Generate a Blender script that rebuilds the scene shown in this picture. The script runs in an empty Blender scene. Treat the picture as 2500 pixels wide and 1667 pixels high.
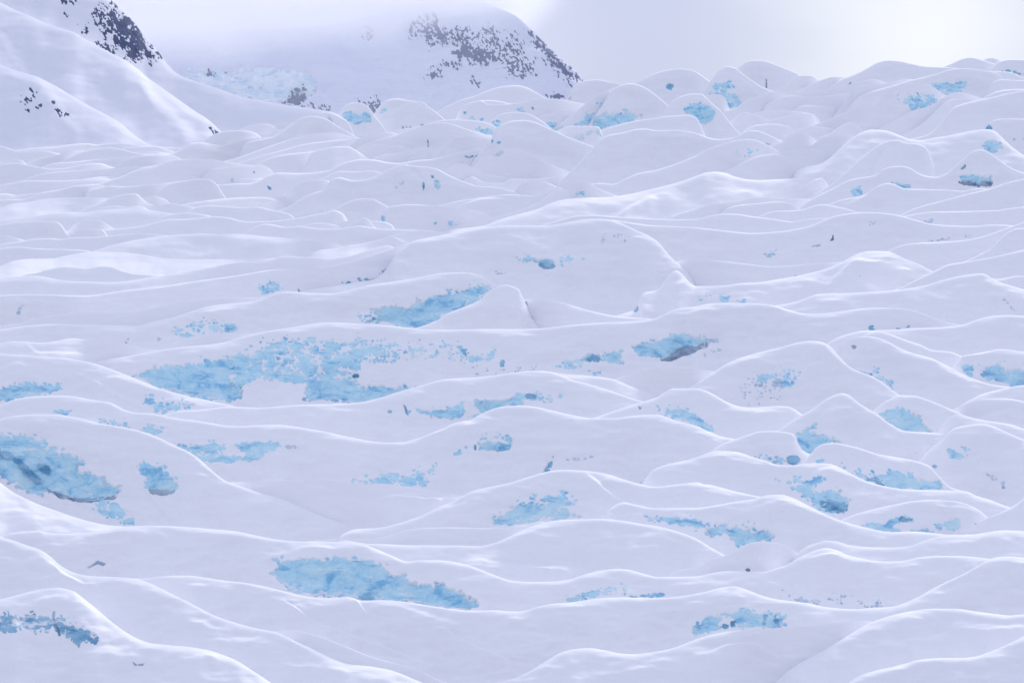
import bpy, math, random
import numpy as np
from mathutils import Vector, Euler

# ------------------------------------------------------------------ scene, camera, light
scene = bpy.context.scene
COL = scene.collection
W, H = 2500.0, 1667.0                       # the photograph's own pixels, used for tracing
HFOV = math.radians(20.0)
PITCH = math.radians(2.0)
PX = 2 * math.tan(HFOV / 2) / W             # tangent per pixel

cam_d = bpy.data.cameras.new('camera')
cam = bpy.data.objects.new('camera', cam_d)
COL.objects.link(cam)
cam_d.sensor_width = 36.0
cam_d.angle = HFOV
cam_d.clip_start = 1.0
cam_d.clip_end = 60000.0
cam.location = (0, 0, 0)
cam.rotation_euler = (math.pi / 2 + PITCH, 0, 0)
scene.camera = cam

SUN_EL, SUN_AZ = math.radians(30), math.radians(15)      # azimuth clockwise from the view direction (+Y)
sun_d = bpy.data.lights.new('sun', 'SUN')
sun_d.energy = 2.1
sun_d.angle = math.radians(14)
sun_d.color = (1.0, 0.965, 0.93)
sun = bpy.data.objects.new('sun', sun_d)
COL.objects.link(sun)
sdir = Vector((math.cos(SUN_EL) * math.sin(SUN_AZ), math.cos(SUN_EL) * math.cos(SUN_AZ), math.sin(SUN_EL)))
sun.rotation_euler = sdir.to_track_quat('Z', 'Y').to_euler()
sun.location = sdir * 3000

world = bpy.data.worlds.new('World')
scene.world = world
world.use_nodes = True
wn = world.node_tree
for n in list(wn.nodes):
    wn.nodes.remove(n)
def N(tree, typ, **kw):
    n = tree.nodes.new(typ)
    for k, v in kw.items():
        setattr(n, k, v)
    return n
def link(tree, a, b):
    tree.links.new(a, b)
sky = N(wn, 'ShaderNodeTexSky', sky_type='NISHITA')
sky.sun_disc = False
sky.sun_elevation = SUN_EL
sky.sun_rotation = SUN_AZ
sky.altitude = 300
bg_sky = N(wn, 'ShaderNodeBackground'); bg_sky.inputs['Strength'].default_value = 0.05
link(wn, sky.outputs[0], bg_sky.inputs['Color'])
# overcast: pale cloud deck, brighter where the sun stands behind thin cloud low on the right
tc = N(wn, 'ShaderNodeTexCoord')
GLOW = Vector((math.tan(math.radians(8.2)), 1.0, math.tan(math.radians(8.0)))).normalized()
dot = N(wn, 'ShaderNodeVectorMath', operation='DOT_PRODUCT'); dot.inputs[1].default_value = GLOW
link(wn, tc.outputs['Generated'], dot.inputs[0])
ang = N(wn, 'ShaderNodeMath', operation='ARCCOSINE'); link(wn, dot.outputs['Value'], ang.inputs[0])
mapn = N(wn, 'ShaderNodeMapping'); mapn.inputs['Scale'].default_value = (9, 9, 22)
link(wn, tc.outputs['Generated'], mapn.inputs[0])
cn = N(wn, 'ShaderNodeTexNoise'); cn.inputs['Scale'].default_value = 1.0; cn.inputs['Detail'].default_value = 4
cn.inputs['Roughness'].default_value = 0.5
link(wn, mapn.outputs[0], cn.inputs['Vector'])
nm = N(wn, 'ShaderNodeMath', operation='MULTIPLY_ADD'); nm.inputs[1].default_value = 0.05; nm.inputs[2].default_value = -0.025
link(wn, cn.outputs['Fac'], nm.inputs[0])
an2 = N(wn, 'ShaderNodeMath', operation='ADD'); link(wn, ang.outputs[0], an2.inputs[0]); link(wn, nm.outputs[0], an2.inputs[1])
ramp = N(wn, 'ShaderNodeValToRGB')
ramp.color_ramp.interpolation = 'EASE'
e = ramp.color_ramp.elements
e[0].position = 0.0; e[0].color = (1.0, 1.0, 1.0, 1)
e[1].position = 1.0; e[1].color = (0.0, 0.0, 0.0, 1)
mr = N(wn, 'ShaderNodeMapRange'); mr.inputs['From Min'].default_value = 0.0; mr.inputs['From Max'].default_value = 0.088
link(wn, an2.outputs[0], mr.inputs['Value'])
link(wn, mr.outputs[0], ramp.inputs[0])
mix = N(wn, 'ShaderNodeMix', data_type='RGBA')
CLOUD_COL = (0.625, 0.675, 0.88, 1)
mix.inputs[6].default_value = CLOUD_COL
mix.inputs[7].default_value = (0.97, 1.0, 1.07, 1)
link(wn, ramp.outputs[0], mix.inputs[0])
# a second bright break in the cloud deck, above the rocky mountain
GLOW2 = Vector((math.tan(math.radians(-8.3)), 1.0, math.tan(math.radians(10.6)))).normalized()
dif = N(wn, 'ShaderNodeVectorMath', operation='SUBTRACT'); dif.inputs[1].default_value = GLOW2
link(wn, tc.outputs['Generated'], dif.inputs[0])
sqz = N(wn, 'ShaderNodeVectorMath', operation='MULTIPLY'); sqz.inputs[1].default_value = (0.55, 1.0, 1.0)
link(wn, dif.outputs[0], sqz.inputs[0])
ln2 = N(wn, 'ShaderNodeVectorMath', operation='LENGTH'); link(wn, sqz.outputs[0], ln2.inputs[0])
ad2 = N(wn, 'ShaderNodeMath', operation='ADD'); link(wn, ln2.outputs['Value'], ad2.inputs[0]); link(wn, nm.outputs[0], ad2.inputs[1])
mr2 = N(wn, 'ShaderNodeMapRange', interpolation_type='SMOOTHSTEP')
mr2.inputs['From Min'].default_value = 0.066; mr2.inputs['From Max'].default_value = 0.02
link(wn, ad2.outputs[0], mr2.inputs['Value'])
mix2 = N(wn, 'ShaderNodeMix', data_type='RGBA'); mix2.inputs[7].default_value = (1.0, 1.03, 1.1, 1)
link(wn, mr2.outputs[0], mix2.inputs[0]); link(wn, mix.outputs[2], mix2.inputs[6])
bg_cl = N(wn, 'ShaderNodeBackground')
# the overcast is brightest overhead and towards the sun, dimmer behind the camera
grd = N(wn, 'ShaderNodeVectorMath', operation='DOT_PRODUCT'); grd.inputs[1].default_value = (0.0, 0.13, 0.53)
link(wn, tc.outputs['Generated'], grd.inputs[0])
gr2 = N(wn, 'ShaderNodeMath', operation='ADD'); gr2.inputs[1].default_value = 0.76
link(wn, grd.outputs['Value'], gr2.inputs[0])
link(wn, gr2.outputs[0], bg_cl.inputs['Strength'])
link(wn, mix2.outputs[2], bg_cl.inputs['Color'])
adds = N(wn, 'ShaderNodeMixShader'); adds.inputs[0].default_value = 0.92     # cloud cover
link(wn, bg_sky.outputs[0], adds.inputs[1]); link(wn, bg_cl.outputs[0], adds.inputs[2])
wo = N(wn, 'ShaderNodeOutputWorld'); link(wn, adds.outputs[0], wo.inputs['Surface'])

vs = scene.view_settings
vs.view_transform = 'Standard'; vs.look = 'None'; vs.exposure = 0.05; vs.gamma = 1.0
scene.render.engine = 'CYCLES'
cy = scene.cycles
cy.max_bounces = 18; cy.diffuse_bounces = 7; cy.glossy_bounces = 2; cy.volume_bounces = 16
cy.volume_step_rate = 2.0
cy.use_denoising = True

# ------------------------------------------------------------------ materials
def new_mat(name):
    m = bpy.data.materials.new(name); m.use_nodes = True
    t = m.node_tree
    for n in list(t.nodes): t.nodes.remove(n)
    out = N(t, 'ShaderNodeOutputMaterial'); p = N(t, 'ShaderNodeBsdfPrincipled')
    link(t, p.outputs[0], out.inputs['Surface'])
    return m, t, p
def noise(t, vec, scale, detail=4, rough=0.55, dist=0.0):
    n = N(t, 'ShaderNodeTexNoise'); n.inputs['Scale'].default_value = scale
    n.inputs['Detail'].default_value = detail; n.inputs['Roughness'].default_value = rough
    n.inputs['Distortion'].default_value = dist
    link(t, vec, n.inputs['Vector']); return n
def snow_mat(name, base, base2, bump=0.25, unit=1.0):
    m, t, p = new_mat(name)
    g = N(t, 'ShaderNodeNewGeometry')
    mp = N(t, 'ShaderNodeMapping'); mp.inputs['Scale'].default_value = (0.10 / unit, 0.10 / unit, 0.7 / unit)
    link(t, g.outputs['Position'], mp.inputs[0])
    n1 = noise(t, mp.outputs[0], 1.0, 5, 0.6, 0.6)
    n2 = noise(t, g.outputs['Position'], 0.05 / unit, 3, 0.5)
    mx = N(t, 'ShaderNodeMix', data_type='RGBA'); mx.inputs[6].default_value = base; mx.inputs[7].default_value = base2
    wv = N(t, 'ShaderNodeMapRange'); wv.inputs['From Min'].default_value = 0.38; wv.inputs['From Max'].default_value = 0.62
    mm = N(t, 'ShaderNodeMix'); mm.inputs[0].default_value = 0.5
    link(t, n1.outputs['Fac'], mm.inputs[2]); link(t, n2.outputs['Fac'], mm.inputs[3]); link(t, mm.outputs[0], wv.inputs['Value'])
    link(t, wv.outputs[0], mx.inputs[0]); link(t, mx.outputs[2], p.inputs['Base Color'])      # wind crust and fresh snow
    p.inputs['Roughness'].default_value = 0.75
    p.inputs['Specular IOR Level'].default_value = 0.15
    n3 = noise(t, g.outputs['Position'], 0.9 / unit, 5, 0.7)
    ma = N(t, 'ShaderNodeMath', operation='MULTIPLY_ADD'); ma.inputs[1].default_value = 0.25
    link(t, n3.outputs['Fac'], ma.inputs[0]); link(t, n1.outputs['Fac'], ma.inputs[2])
    b = N(t, 'ShaderNodeBump'); b.inputs['Strength'].default_value = bump; b.inputs['Distance'].default_value = 0.8 * unit
    link(t, ma.outputs[0], b.inputs['Height']); link(t, b.outputs[0], p.inputs['Normal'])
    return m
def ice_mat(name, light, mid, dark, unit=1.0, dust=1.27):
    m, t, p = new_mat(name)
    g = N(t, 'ShaderNodeNewGeometry')
    mp = N(t, 'ShaderNodeMapping'); mp.inputs['Scale'].default_value = (0.35 / unit, 0.35 / unit, 0.8 / unit)
    mp.inputs['Rotation'].default_value = (0, 0.25, 0)
    link(t, g.outputs['Position'], mp.inputs[0])
    n1 = noise(t, mp.outputs[0], 0.55, 6, 0.62, 0.8)
    r = N(t, 'ShaderNodeValToRGB'); el = r.color_ramp.elements
    el[0].position = 0.36; el[0].color = dark
    el[1].position = 0.64; el[1].color = light
    k = el.new(0.47); k.color = mid
    link(t, n1.outputs['Fac'], r.inputs[0])
    # thin streaks of debris layers
    mp2 = N(t, 'ShaderNodeMapping'); mp2.inputs['Scale'].default_value = (0.12 / unit, 0.12 / unit, 1.6 / unit)
    mp2.inputs['Rotation'].default_value = (0, -0.2, 0)
    link(t, g.outputs['Position'], mp2.inputs[0])
    n3 = noise(t, mp2.outputs[0], 0.6, 4, 0.6, 1.2)
    r3 = N(t, 'ShaderNodeMapRange'); r3.inputs['From Min'].default_value = 0.60; r3.inputs['From Max'].default_value = 0.70
    r3.inputs['To Max'].default_value = 0.30
    link(t, n3.outputs['Fac'], r3.inputs['Value'])
    mx = N(t, 'ShaderNodeMix', data_type='RGBA'); link(t, r3.outputs[0], mx.inputs[0])
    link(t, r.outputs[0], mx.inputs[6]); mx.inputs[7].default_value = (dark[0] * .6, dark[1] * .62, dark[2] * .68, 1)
    # snow lodged on the ledges that face up
    sz = N(t, 'ShaderNodeSeparateXYZ'); link(t, g.outputs['Normal'], sz.inputs[0])
    nd = noise(t, g.outputs['Position'], 0.5 / unit, 5, 0.65)
    sm = N(t, 'ShaderNodeMath', operation='MULTIPLY_ADD'); sm.inputs[1].default_value = 0.9
    link(t, nd.outputs['Fac'], sm.inputs[0]); link(t, sz.outputs['Z'], sm.inputs[2])
    dr = N(t, 'ShaderNodeMapRange'); dr.inputs['From Min'].default_value = dust; dr.inputs['From Max'].default_value = dust + 0.16
    link(t, sm.outputs[0], dr.inputs['Value'])
    md = N(t, 'ShaderNodeMix', data_type='RGBA'); md.inputs[7].default_value = (0.9, 0.9, 0.92, 1)
    link(t, dr.outputs[0], md.inputs[0]); link(t, mx.outputs[2], md.inputs[6])
    link(t, md.outputs[2], p.inputs['Base Color'])
    p.inputs['Roughness'].default_value = 0.38; p.inputs['Specular IOR Level'].default_value = 0.3; p.inputs['IOR'].default_value = 1.31
    n2 = noise(t, g.outputs['Position'], 0.9 / unit, 6, 0.65, 0.4)
    vo = N(t, 'ShaderNodeTexVoronoi', feature='SMOOTH_F1'); vo.inputs['Scale'].default_value = 0.55 / unit   # melt scallops
    link(t, g.outputs['Position'], vo.inputs['Vector'])
    hs = N(t, 'ShaderNodeMath', operation='ADD'); link(t, n2.outputs['Fac'], hs.inputs[0]); link(t, vo.outputs['Distance'], hs.inputs[1])
    b = N(t, 'ShaderNodeBump'); b.inputs['Strength'].default_value = 0.7; b.inputs['Distance'].default_value = 0.6 * unit
    link(t, hs.outputs[0], b.inputs['Height']); link(t, b.outputs[0], p.inputs['Normal'])
    return m
def rock_mat(name, c1, c2, unit=1.0):
    m, t, p = new_mat(name)
    g = N(t, 'ShaderNodeNewGeometry')
    n1 = noise(t, g.outputs['Position'], 0.09 / unit, 6, 0.65, 0.5)
    mx = N(t, 'ShaderNodeMix', data_type='RGBA'); mx.inputs[6].default_value = c1; mx.inputs[7].default_value = c2
    link(t, n1.outputs['Fac'], mx.inputs[0]); link(t, mx.outputs[2], p.inputs['Base Color'])
    p.inputs['Roughness'].default_value = 0.9; p.inputs['Specular IOR Level'].default_value = 0.2
    b = N(t, 'ShaderNodeBump'); b.inputs['Strength'].default_value = 0.7; b.inputs['Distance'].default_value = 3.0 * unit
    link(t, n1.outputs['Fac'], b.inputs['Height']); link(t, b.outputs[0], p.inputs['Normal'])
    return m
MAT = {
    'snow': snow_mat('snow', (0.915, 0.915, 0.935, 1), (0.90, 0.90, 0.93, 1)),
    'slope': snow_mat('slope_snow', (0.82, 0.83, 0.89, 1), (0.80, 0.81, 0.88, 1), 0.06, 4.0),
    'shaded_slope': snow_mat('shaded_hazy_snow', (0.69, 0.72, 0.82, 1), (0.65, 0.69, 0.80, 1), 0.06, 4.0),  # slope snow with the far mountain's shadow and haze painted into its colour
    'ice': ice_mat('glacier_ice', (0.68, 0.905, 0.97, 1), (0.51, 0.81, 0.95, 1), (0.27, 0.58, 0.83, 1)),
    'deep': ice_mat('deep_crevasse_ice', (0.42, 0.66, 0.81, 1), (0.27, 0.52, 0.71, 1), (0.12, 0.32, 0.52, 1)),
    'dirt_and_shade': ice_mat('dirt_and_shade_ice', (0.50, 0.60, 0.70, 1), (0.36, 0.45, 0.57, 1), (0.18, 0.23, 0.33, 1)),  # dirt bands and cracks; under the overhang it stands in for shade
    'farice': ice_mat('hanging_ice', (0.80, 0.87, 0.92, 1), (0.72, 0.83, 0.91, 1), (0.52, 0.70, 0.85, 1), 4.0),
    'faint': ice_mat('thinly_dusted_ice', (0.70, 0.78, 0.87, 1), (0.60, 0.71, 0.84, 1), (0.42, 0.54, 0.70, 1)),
    'hazed_rock': rock_mat('haze_tinted_rock', (0.10, 0.125, 0.22, 1), (0.20, 0.24, 0.37, 1)),  # rock paled and blued: the haze of the air is mixed into its colour
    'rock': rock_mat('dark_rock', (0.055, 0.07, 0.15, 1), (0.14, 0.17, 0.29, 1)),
}

# ------------------------------------------------------------------ tracing helpers
CROP = {'A1': (0, 0), 'A2': (800, 0), 'A3': (1700, 0), 'B1': (0, 300), 'B2': (800, 300), 'B3': (1700, 300),
        'C1': (0, 600), 'C2': (800, 600), 'C3': (1700, 600), 'D1': (0, 950), 'D2': (800, 950), 'D3': (1700, 950),
        'E1': (0, 1267), 'E2': (800, 1267), 'E3': (1700, 1267)}
def T(text):
    """'E3 560,1176 650,1100 N 1600,1592' -> array of points in the photograph's pixels."""
    off, sc, pts = (0, 0), 1.0, []
    for w in text.split():
        if w == 'N': off, sc = (0, 0), 1.0
        elif w in CROP: off, sc = CROP[w], 1 / 2.94
        else:
            x, y = w.split(','); pts.append((off[0] + float(x) * sc, off[1] + float(y) * sc))
    return np.array(pts, float)
def smooth1(a, sig):
    if sig <= 0: return a
    n = int(sig * 3) + 1
    k = np.exp(-0.5 * (np.arange(-n, n + 1) / sig) ** 2); k /= k.sum()
    return np.convolve(np.pad(a, n, mode='edge'), k, mode='valid')
def pchip(x, y, xs):
    h = np.diff(x); d = np.diff(y) / h
    m = np.zeros_like(y)
    if len(x) == 2: m[:] = d[0]
    else:
        w1 = 2 * h[1:] + h[:-1]; w2 = h[1:] + 2 * h[:-1]
        same = d[:-1] * d[1:] > 0
        with np.errstate(divide='ignore', invalid='ignore'):
            mm = (w1 + w2) / (w1 / d[:-1] + w2 / d[1:])
        m[1:-1] = np.where(same, mm, 0); m[0] = d[0]; m[-1] = d[-1]
    i = np.clip(np.searchsorted(x, xs) - 1, 0, len(x) - 2)
    t = (xs - x[i]) / h[i]
    return ((1 + 2 * t) * (1 - t) ** 2 * y[i] + t * (1 - t) ** 2 * h[i] * m[i]
            + t * t * (3 - 2 * t) * y[i + 1] + t * t * (t - 1) * h[i] * m[i + 1])
def vnoise(x, y, seed=0):
    xi = np.floor(x).astype(np.int64); yi = np.floor(y).astype(np.int64)
    fx = x - xi; fy = y - yi
    def g(ix, iy):
        h = (ix * 374761393 + iy * 668265263 + seed * 1442695041) & 0xFFFFFFFF
        h = ((h ^ (h >> 13)) * 1274126177) & 0xFFFFFFFF
        h = (h ^ (h >> 16)) & 0xFFFF
        a = h / 65536.0 * 2 * math.pi
        return np.cos(a), np.sin(a)
    def dotg(ix, iy, dx, dy):
        gx, gy = g(ix, iy); return gx * dx + gy * dy
    u = fx ** 3 * (fx * (fx * 6 - 15) + 10); v = fy ** 3 * (fy * (fy * 6 - 15) + 10)
    a = dotg(xi, yi, fx, fy); b = dotg(xi + 1, yi, fx - 1, fy)
    c = dotg(xi, yi + 1, fx, fy - 1); d = dotg(xi + 1, yi + 1, fx - 1, fy - 1)
    return 1.5 * ((a + (b - a) * u) * (1 - v) + (c + (d - c) * u) * v)
def fbm(x, y, seed=0, octv=3):
    r = 0; amp = 1.0
    for o in range(octv):
        r = r + amp * vnoise(x * 2 ** o, y * 2 ** o, seed + 17 * o); amp *= 0.5
    return r
def sdf_poly(P, x, y):
    """signed distance in pixels, positive inside"""
    best = np.full(x.shape, 1e18); inside = np.zeros(x.shape, bool)
    n = len(P)
    for i in range(n):
        ax, ay = P[i]; bx, by = P[(i + 1) % n]
        ex, ey = bx - ax, by - ay
        L = ex * ex + ey * ey + 1e-9
        t = np.clip(((x - ax) * ex + (y - ay) * ey) / L, 0, 1)
        best = np.minimum(best, (x - ax - t * ex) ** 2 + (y - ay - t * ey) ** 2)
        c = ((ay > y) != (by > y)) & (x < (bx - ax) * (y - ay) / (by - ay + 1e-12) + ax)
        inside ^= c
    d = np.sqrt(best)
    return np.where(inside, d, -d)
def sstep(a, b, v):
    t = np.clip((v - a) / (b - a), 0, 1); return t * t * (3 - 2 * t)
cp, sp_ = math.cos(PITCH), math.sin(PITCH)
def ray(px, py):
    """direction through a pixel of the photograph, scaled so that its Y is 1"""
    X = (px - W / 2) * PX; U = (H / 2 - py) * PX
    dy = cp - U * sp_; dz = sp_ + U * cp
    return X / dy, dz / dy
def project(x, y, z):
    dep = y * cp + z * sp_; up = -y * sp_ + z * cp
    return W / 2 + x / dep / PX, H / 2 - up / dep / PX
A0, B0 = -109.0, 0.19                         # the glacier's mean slope: z = A0 + B0 * Y
def plane_depth(py):
    t = ray(W / 2, py)[1]
    return -A0 / np.maximum(B0 - t, 0.052)

# ------------------------------------------------------------------ lists filled below
RID, ORDER_HINT = {}, []
def R(key, crest, label=None, name='snow_ridge', cat='snow ridge', **o):
    RID[key] = dict(key=key, pts=T(crest), label=label, name=name, cat=cat, patches=[], folds=[], o=o)
def P(key, poly, mat='ice', sp=9, cap=1e3, ns=8, name='exposed_ice', deep=6, label=None):
    RID[key]['patches'].append(dict(poly=T(poly), mat=mat, sp=sp, cap=cap, ns=ns, name=name, deep=deep, label=label))
def F(key, line, amp=5, w=5, dec=50):
    RID[key]['folds'].append(dict(line=T(line), amp=amp, w=w, dec=dec))
# ------------------------------------------------------------------ the ridges, traced: nearest rows first
R('r1', 'E3 1000,1215 1090,1176 1180,1120 1290,1085 1400,1060 1500,1035 1600,1008 1700,998 1800,995 1900,995 2000,985 2100,953 2200,912 2300,865 2352,838',
  'plain snow swell filling the bottom right corner of the photo', r=22, th=58)
R('r2', 'E3 480,1250 560,1176 650,1095 760,1022 880,960 1000,888 1130,808 1260,738 1400,690 1550,658 1700,641 1850,641 2000,660 2150,680 2250,690 2352,682',
  'large smooth snow ridge at lower right, rising from the bottom edge to a rounded top', r=34, th=60)
R('r3', 'E2 1120,1215 1200,1176 1330,1145 1450,1090 1570,1015 1690,950 1800,928 1890,924 1990,940 2100,962 2200,968 2300,958 N 1640,1582 E3 0,860 100,830 250,802 400,790 560,780 700,770 850,760 1000,742 1130,730 1200,728 1290,738',
  'smooth snow ridge at the bottom edge below blocky blue ice, soft second hump in front', r=26, th=58)
F('r3', 'E3 60,960 130,930 220,905 340,893 430,910 500,945 600,980 700,992 790,985 870,962', 12, 9, 90)
F('r3', 'E2 1300,1165 1480,1145 1560,1120 1620,1095', 6, 6, 50)
R('r4', 'E1 0,575 100,550 200,522 300,502 420,492 530,518 600,568 700,648 800,735 900,808 1000,862 1080,888 1200,902 1350,915 1500,940 1600,972 1700,1015 1800,1078 1950,1176 2050,1250',
  'bottom left corner ridge with dark teal ice split by a thin black crack', 'serac', 'serac', r=60, th=58)
P('r4', 'E1 -60,700 20,678 110,690 190,690 300,690 400,690 470,715 540,750 620,800 700,860 690,885 620,880 560,905 500,860 430,800 380,785 300,795 200,800 100,790 0,835 -60,840', 'deep', sp=11, ns=9)
P('r4', 'E1 376,665 388,655 398,658 392,700 405,750 430,798 432,830 422,832 415,800 392,765 378,715', 'dirt_and_shade', sp=1, name='crevice', deep=9, label='thin black curved crack')
P('r4', 'E1 955,1025 985,1040 1035,1035 1020,1048 965,1048', 'dirt_and_shade', sp=2, name='crevice', deep=3)
R('r5', 'E1 0,125 100,155 200,190 300,225 370,275 430,330 500,370 570,395 700,410 850,415 960,425 1050,450 1150,495 1250,545 1400,620 1550,695 1700,745 1850,785 1960,805 2050,840 2150,890 2250,935 2352,985 E2 60,1010 150,1040 300,1055 420,1075 520,1105 600,1140 690,1176 780,1240',
  'long soft iceless snow ridge descending from the left edge to the bottom edge', r=55, th=56)
F('r5', 'E1 290,280 380,325 430,385 520,430 620,468 700,462 780,440', 10, 8, 70)
R('r6', 'E1 1970,803 2060,797 2150,802 2240,825 2352,860 E2 100,900 200,940 300,980 400,1010 500,1035 600,1062 700,1105 780,1145 860,1176 940,1230',
  'narrow snow fold running down to the bottom edge just behind the long soft ridge', r=16, th=55)
R('r7', 'E1 960,424 1050,425 1150,412 1250,405 1350,404 1450,415 1600,438 1750,455 1850,472 1950,495 2050,520 2150,545 2250,560 2352,565 E2 80,562 150,557 190,568 230,582 300,582 400,580 500,587 600,598 750,622 900,645 1050,655 1200,652 1300,660 1370,662 1440,650 1500,630 1600,608 1750,595 1850,580 1950,567 2100,560 2200,562 2352,565 E3 0,535 100,510 200,487 270,482 330,495 450,540 550,570 700,590 800,603 900,625 1000,638 1130,645 1250,637 1400,628 1500,600 1600,552 1750,470 1900,400 2000,345 2110,285 2180,270 2260,268 2352,278',
  'very long ridge across the lower part, blocky blue ice cubes near its right half', 'serac', 'serac', r=16, th=63)
F('r7', 'E1 1930,570 2030,590 2100,632 2180,688 2270,733 2352,770 E2 100,810 200,850 300,885 400,912 480,940 560,970 640,1010', 8, 6, 60)
F('r7', 'E2 730,780 850,805 930,850 1030,905 1150,950 1250,1000 1380,1060', 8, 6, 60)
F('r7', 'E2 190,570 225,605 260,650 290,700', 6, 5, 40)
P('r7', 'E3 0,740 60,715 110,690 170,650 260,655 350,640 440,650 500,680 560,685 645,690 650,760 590,775 370,782 320,775 270,735 240,690 170,700 160,780 90,815 0,822 -30,810', sp=9, ns=10)
P('r7', 'E3 185,750 205,745 228,755 225,778 205,782 185,770', 'deep', sp=2)
P('r7', 'E3 245,725 275,725 282,765 255,772 243,760', 'deep', sp=2)
P('r7', 'E3 495,682 503,684 493,740 483,782 476,778 488,730', 'deep', sp=1, name='crevice')
P('r7', 'E3 560,685 570,690 582,740 598,772 588,774 568,730', 'deep', sp=1, name='crevice')
R('r9', 'D1 0,1055 100,1028 190,1018 280,1015 340,1028 450,1036 570,1033 680,1018 800,1000 920,983 1100,978 1300,986 1500,1001 1700,1020 1850,1052 2000,1080 2100,1089 2220,1093 2352,1095 E2 0,166 150,170 250,181 350,215 450,257 580,304 660,295 780,293 900,305 1000,327 1100,362 1200,402 1320,440 1450,450 1600,448 1720,435 1850,395 1950,370 2080,357 2150,360 2220,378 2300,400 N 1604,1408 E3 0,410 100,388 200,373 300,370 400,376 480,375 560,355 640,330 740,275 850,225 930,207 1000,220 1080,255 1200,285 1300,302 1400,303 1480,300 1600,275 1750,262 1900,264 2000,272 2130,288',
  'long snow ridge with the large clean pale blue ice wall near the bottom centre', 'serac', 'serac', r=18, th=62)
P('r9', 'E1 1960,280 2050,285 2150,290 2300,275 E2 0,272 90,262 160,270 240,275 340,305 440,368 540,410 650,450 700,450 780,465 880,490 950,510 1010,560 1080,590 1110,620 1090,632 1010,650 880,640 700,610 550,590 400,578 250,580 180,565 0,558 E1 2250,552 2080,515 2010,460 1990,400 1960,385 1975,330', sp=8, ns=10, deep=16)
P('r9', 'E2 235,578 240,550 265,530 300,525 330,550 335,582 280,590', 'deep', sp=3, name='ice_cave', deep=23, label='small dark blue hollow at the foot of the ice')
P('r9', 'E2 1720,550 1800,540 1900,510 2000,488 2100,490 2160,495 2150,520 2060,535 1960,545 1920,570 1800,585 1735,592 1715,570', sp=10)
P('r9', 'E2 2170,545 2230,545 2290,535 2352,525 N 1625,1440 1625,1452 1600,1456 E2 2240,557 2180,555', sp=7)
P('r9', 'E1 630,345 660,322 700,292 735,298 778,318 740,328 700,320 665,338', 'dirt_and_shade', sp=3, name='crevice', deep=8)
P('r9', 'E3 610,550 740,565 830,590 880,605 870,612 780,600 680,585', 'faint', sp=14, cap=1, ns=6)
P('r9', 'E3 970,575 1000,555 1060,540 1075,550 1020,575 1030,610 1010,612 990,580', 'faint', sp=14, cap=1, ns=6)
P('r9', 'E3 1150,630 1200,618 1290,612 1330,618 1270,630 1200,638', 'faint', sp=14, cap=2, ns=6)
R('r13', 'N 1665,1390 E3 0,348 60,315 130,280 210,259 290,218 360,178 430,164 500,160 570,168 640,193 700,228 770,265',
  'small round snow hump just below the wide blue ice at lower right', r=18, th=60)
P('r13', 'E3 358,362 375,350 390,362 385,372 362,372', 'dirt_and_shade', sp=2, name='rock_lump', deep=3)
R('r12', 'E2 120,150 300,176 400,178 550,185 700,187 900,188 1080,192 1200,170 1300,127 1400,78 1550,25 1650,8 1750,2 1850,0 1950,-3 2100,10 2250,33 2352,48 N 1650,1296 E3 0,140 100,200 215,265',
  'broad smooth snow hump right of bottom centre with wide bright shelf before it', r=20, th=56)
F('r12', 'E2 900,322 1050,330 1250,342 1370,364 1550,374 1750,382 1880,392', 26, 20, 200)
R('r14', 'D1 2190,1094 2352,1080 D2 100,1071 200,1073 380,1064 450,1045 600,1005 750,992 900,990 1100,996 1250,996 1350,982 1450,963 1520,945',
  'low snow fold with level top left of the broad smooth hump at lower centre', r=20, th=56)
R('r10', 'D1 0,670 100,742 200,792 300,835 400,870 500,905 650,950 780,975 880,982',
  'snow apron under the big blue wall at the left edge, sloping down to the right', r=70, th=40)
R('r11', 'D1 0,215 100,192 250,180 400,183 500,195 600,215 720,245 850,268 950,285 1050,312 1150,352 1250,400 1350,447 1430,500 1500,565 1580,632 1640,668 1750,705 1850,738 1950,765 2050,800 2200,865 2352,925 D2 100,957 200,988 285,998',
  'large ridge at left edge, tall speckled blue ice wall and oval ice window', 'serac', 'serac', r=15, th=64)
P('r11', 'D1 -60,330 60,322 160,320 260,335 330,390 420,430 520,465 570,480 600,560 660,600 720,640 850,690 870,730 820,775 700,790 560,800 440,780 360,735 300,760 200,735 120,700 40,650 -60,600', sp=13, ns=9, deep=12)
P('r11', 'N 115,1193 140,1207 179,1214 221,1216 277,1211 280,1215 250,1221 221,1225 179,1221 140,1213', 'dirt_and_shade', sp=3, name='debris_shade_band', deep=17, label='dark grey dirt band along the foot of the ice')
P('r11', 'N -20,1092 0,1098 25,1110 47,1119 72,1148 98,1168 92,1172 66,1154 42,1127 20,1116 0,1106 -20,1101', 'deep', sp=3, name='debris_shade_band', deep=13)
P('r11', 'D1 210,590 240,620 290,650 280,658 225,630', 'deep', sp=3, name='crevice', deep=9)
P('r11', 'D1 280,548 330,555 350,590 300,580', 'deep', sp=3, deep=13)
P('r11', 'D1 985,560 1010,520 1080,520 1160,540 1215,590 1260,650 1280,680 1255,740 1160,750 1080,730 1040,660 1010,620', sp=8, ns=9)
P('r11', 'D1 1080,730 1130,725 1250,730 1250,745 1165,758 1100,745', 'dirt_and_shade', sp=3, name='debris_shade_band', deep=12)
P('r11', 'D1 655,830 740,820 830,815 890,850 920,900 970,930 965,975 920,970 830,940 750,900 700,870', sp=11, cap=7, ns=8)
F('r11', 'D1 900,420 960,600 1040,720 1120,830 1200,920 1300,985', -6, 10, 60)
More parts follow.
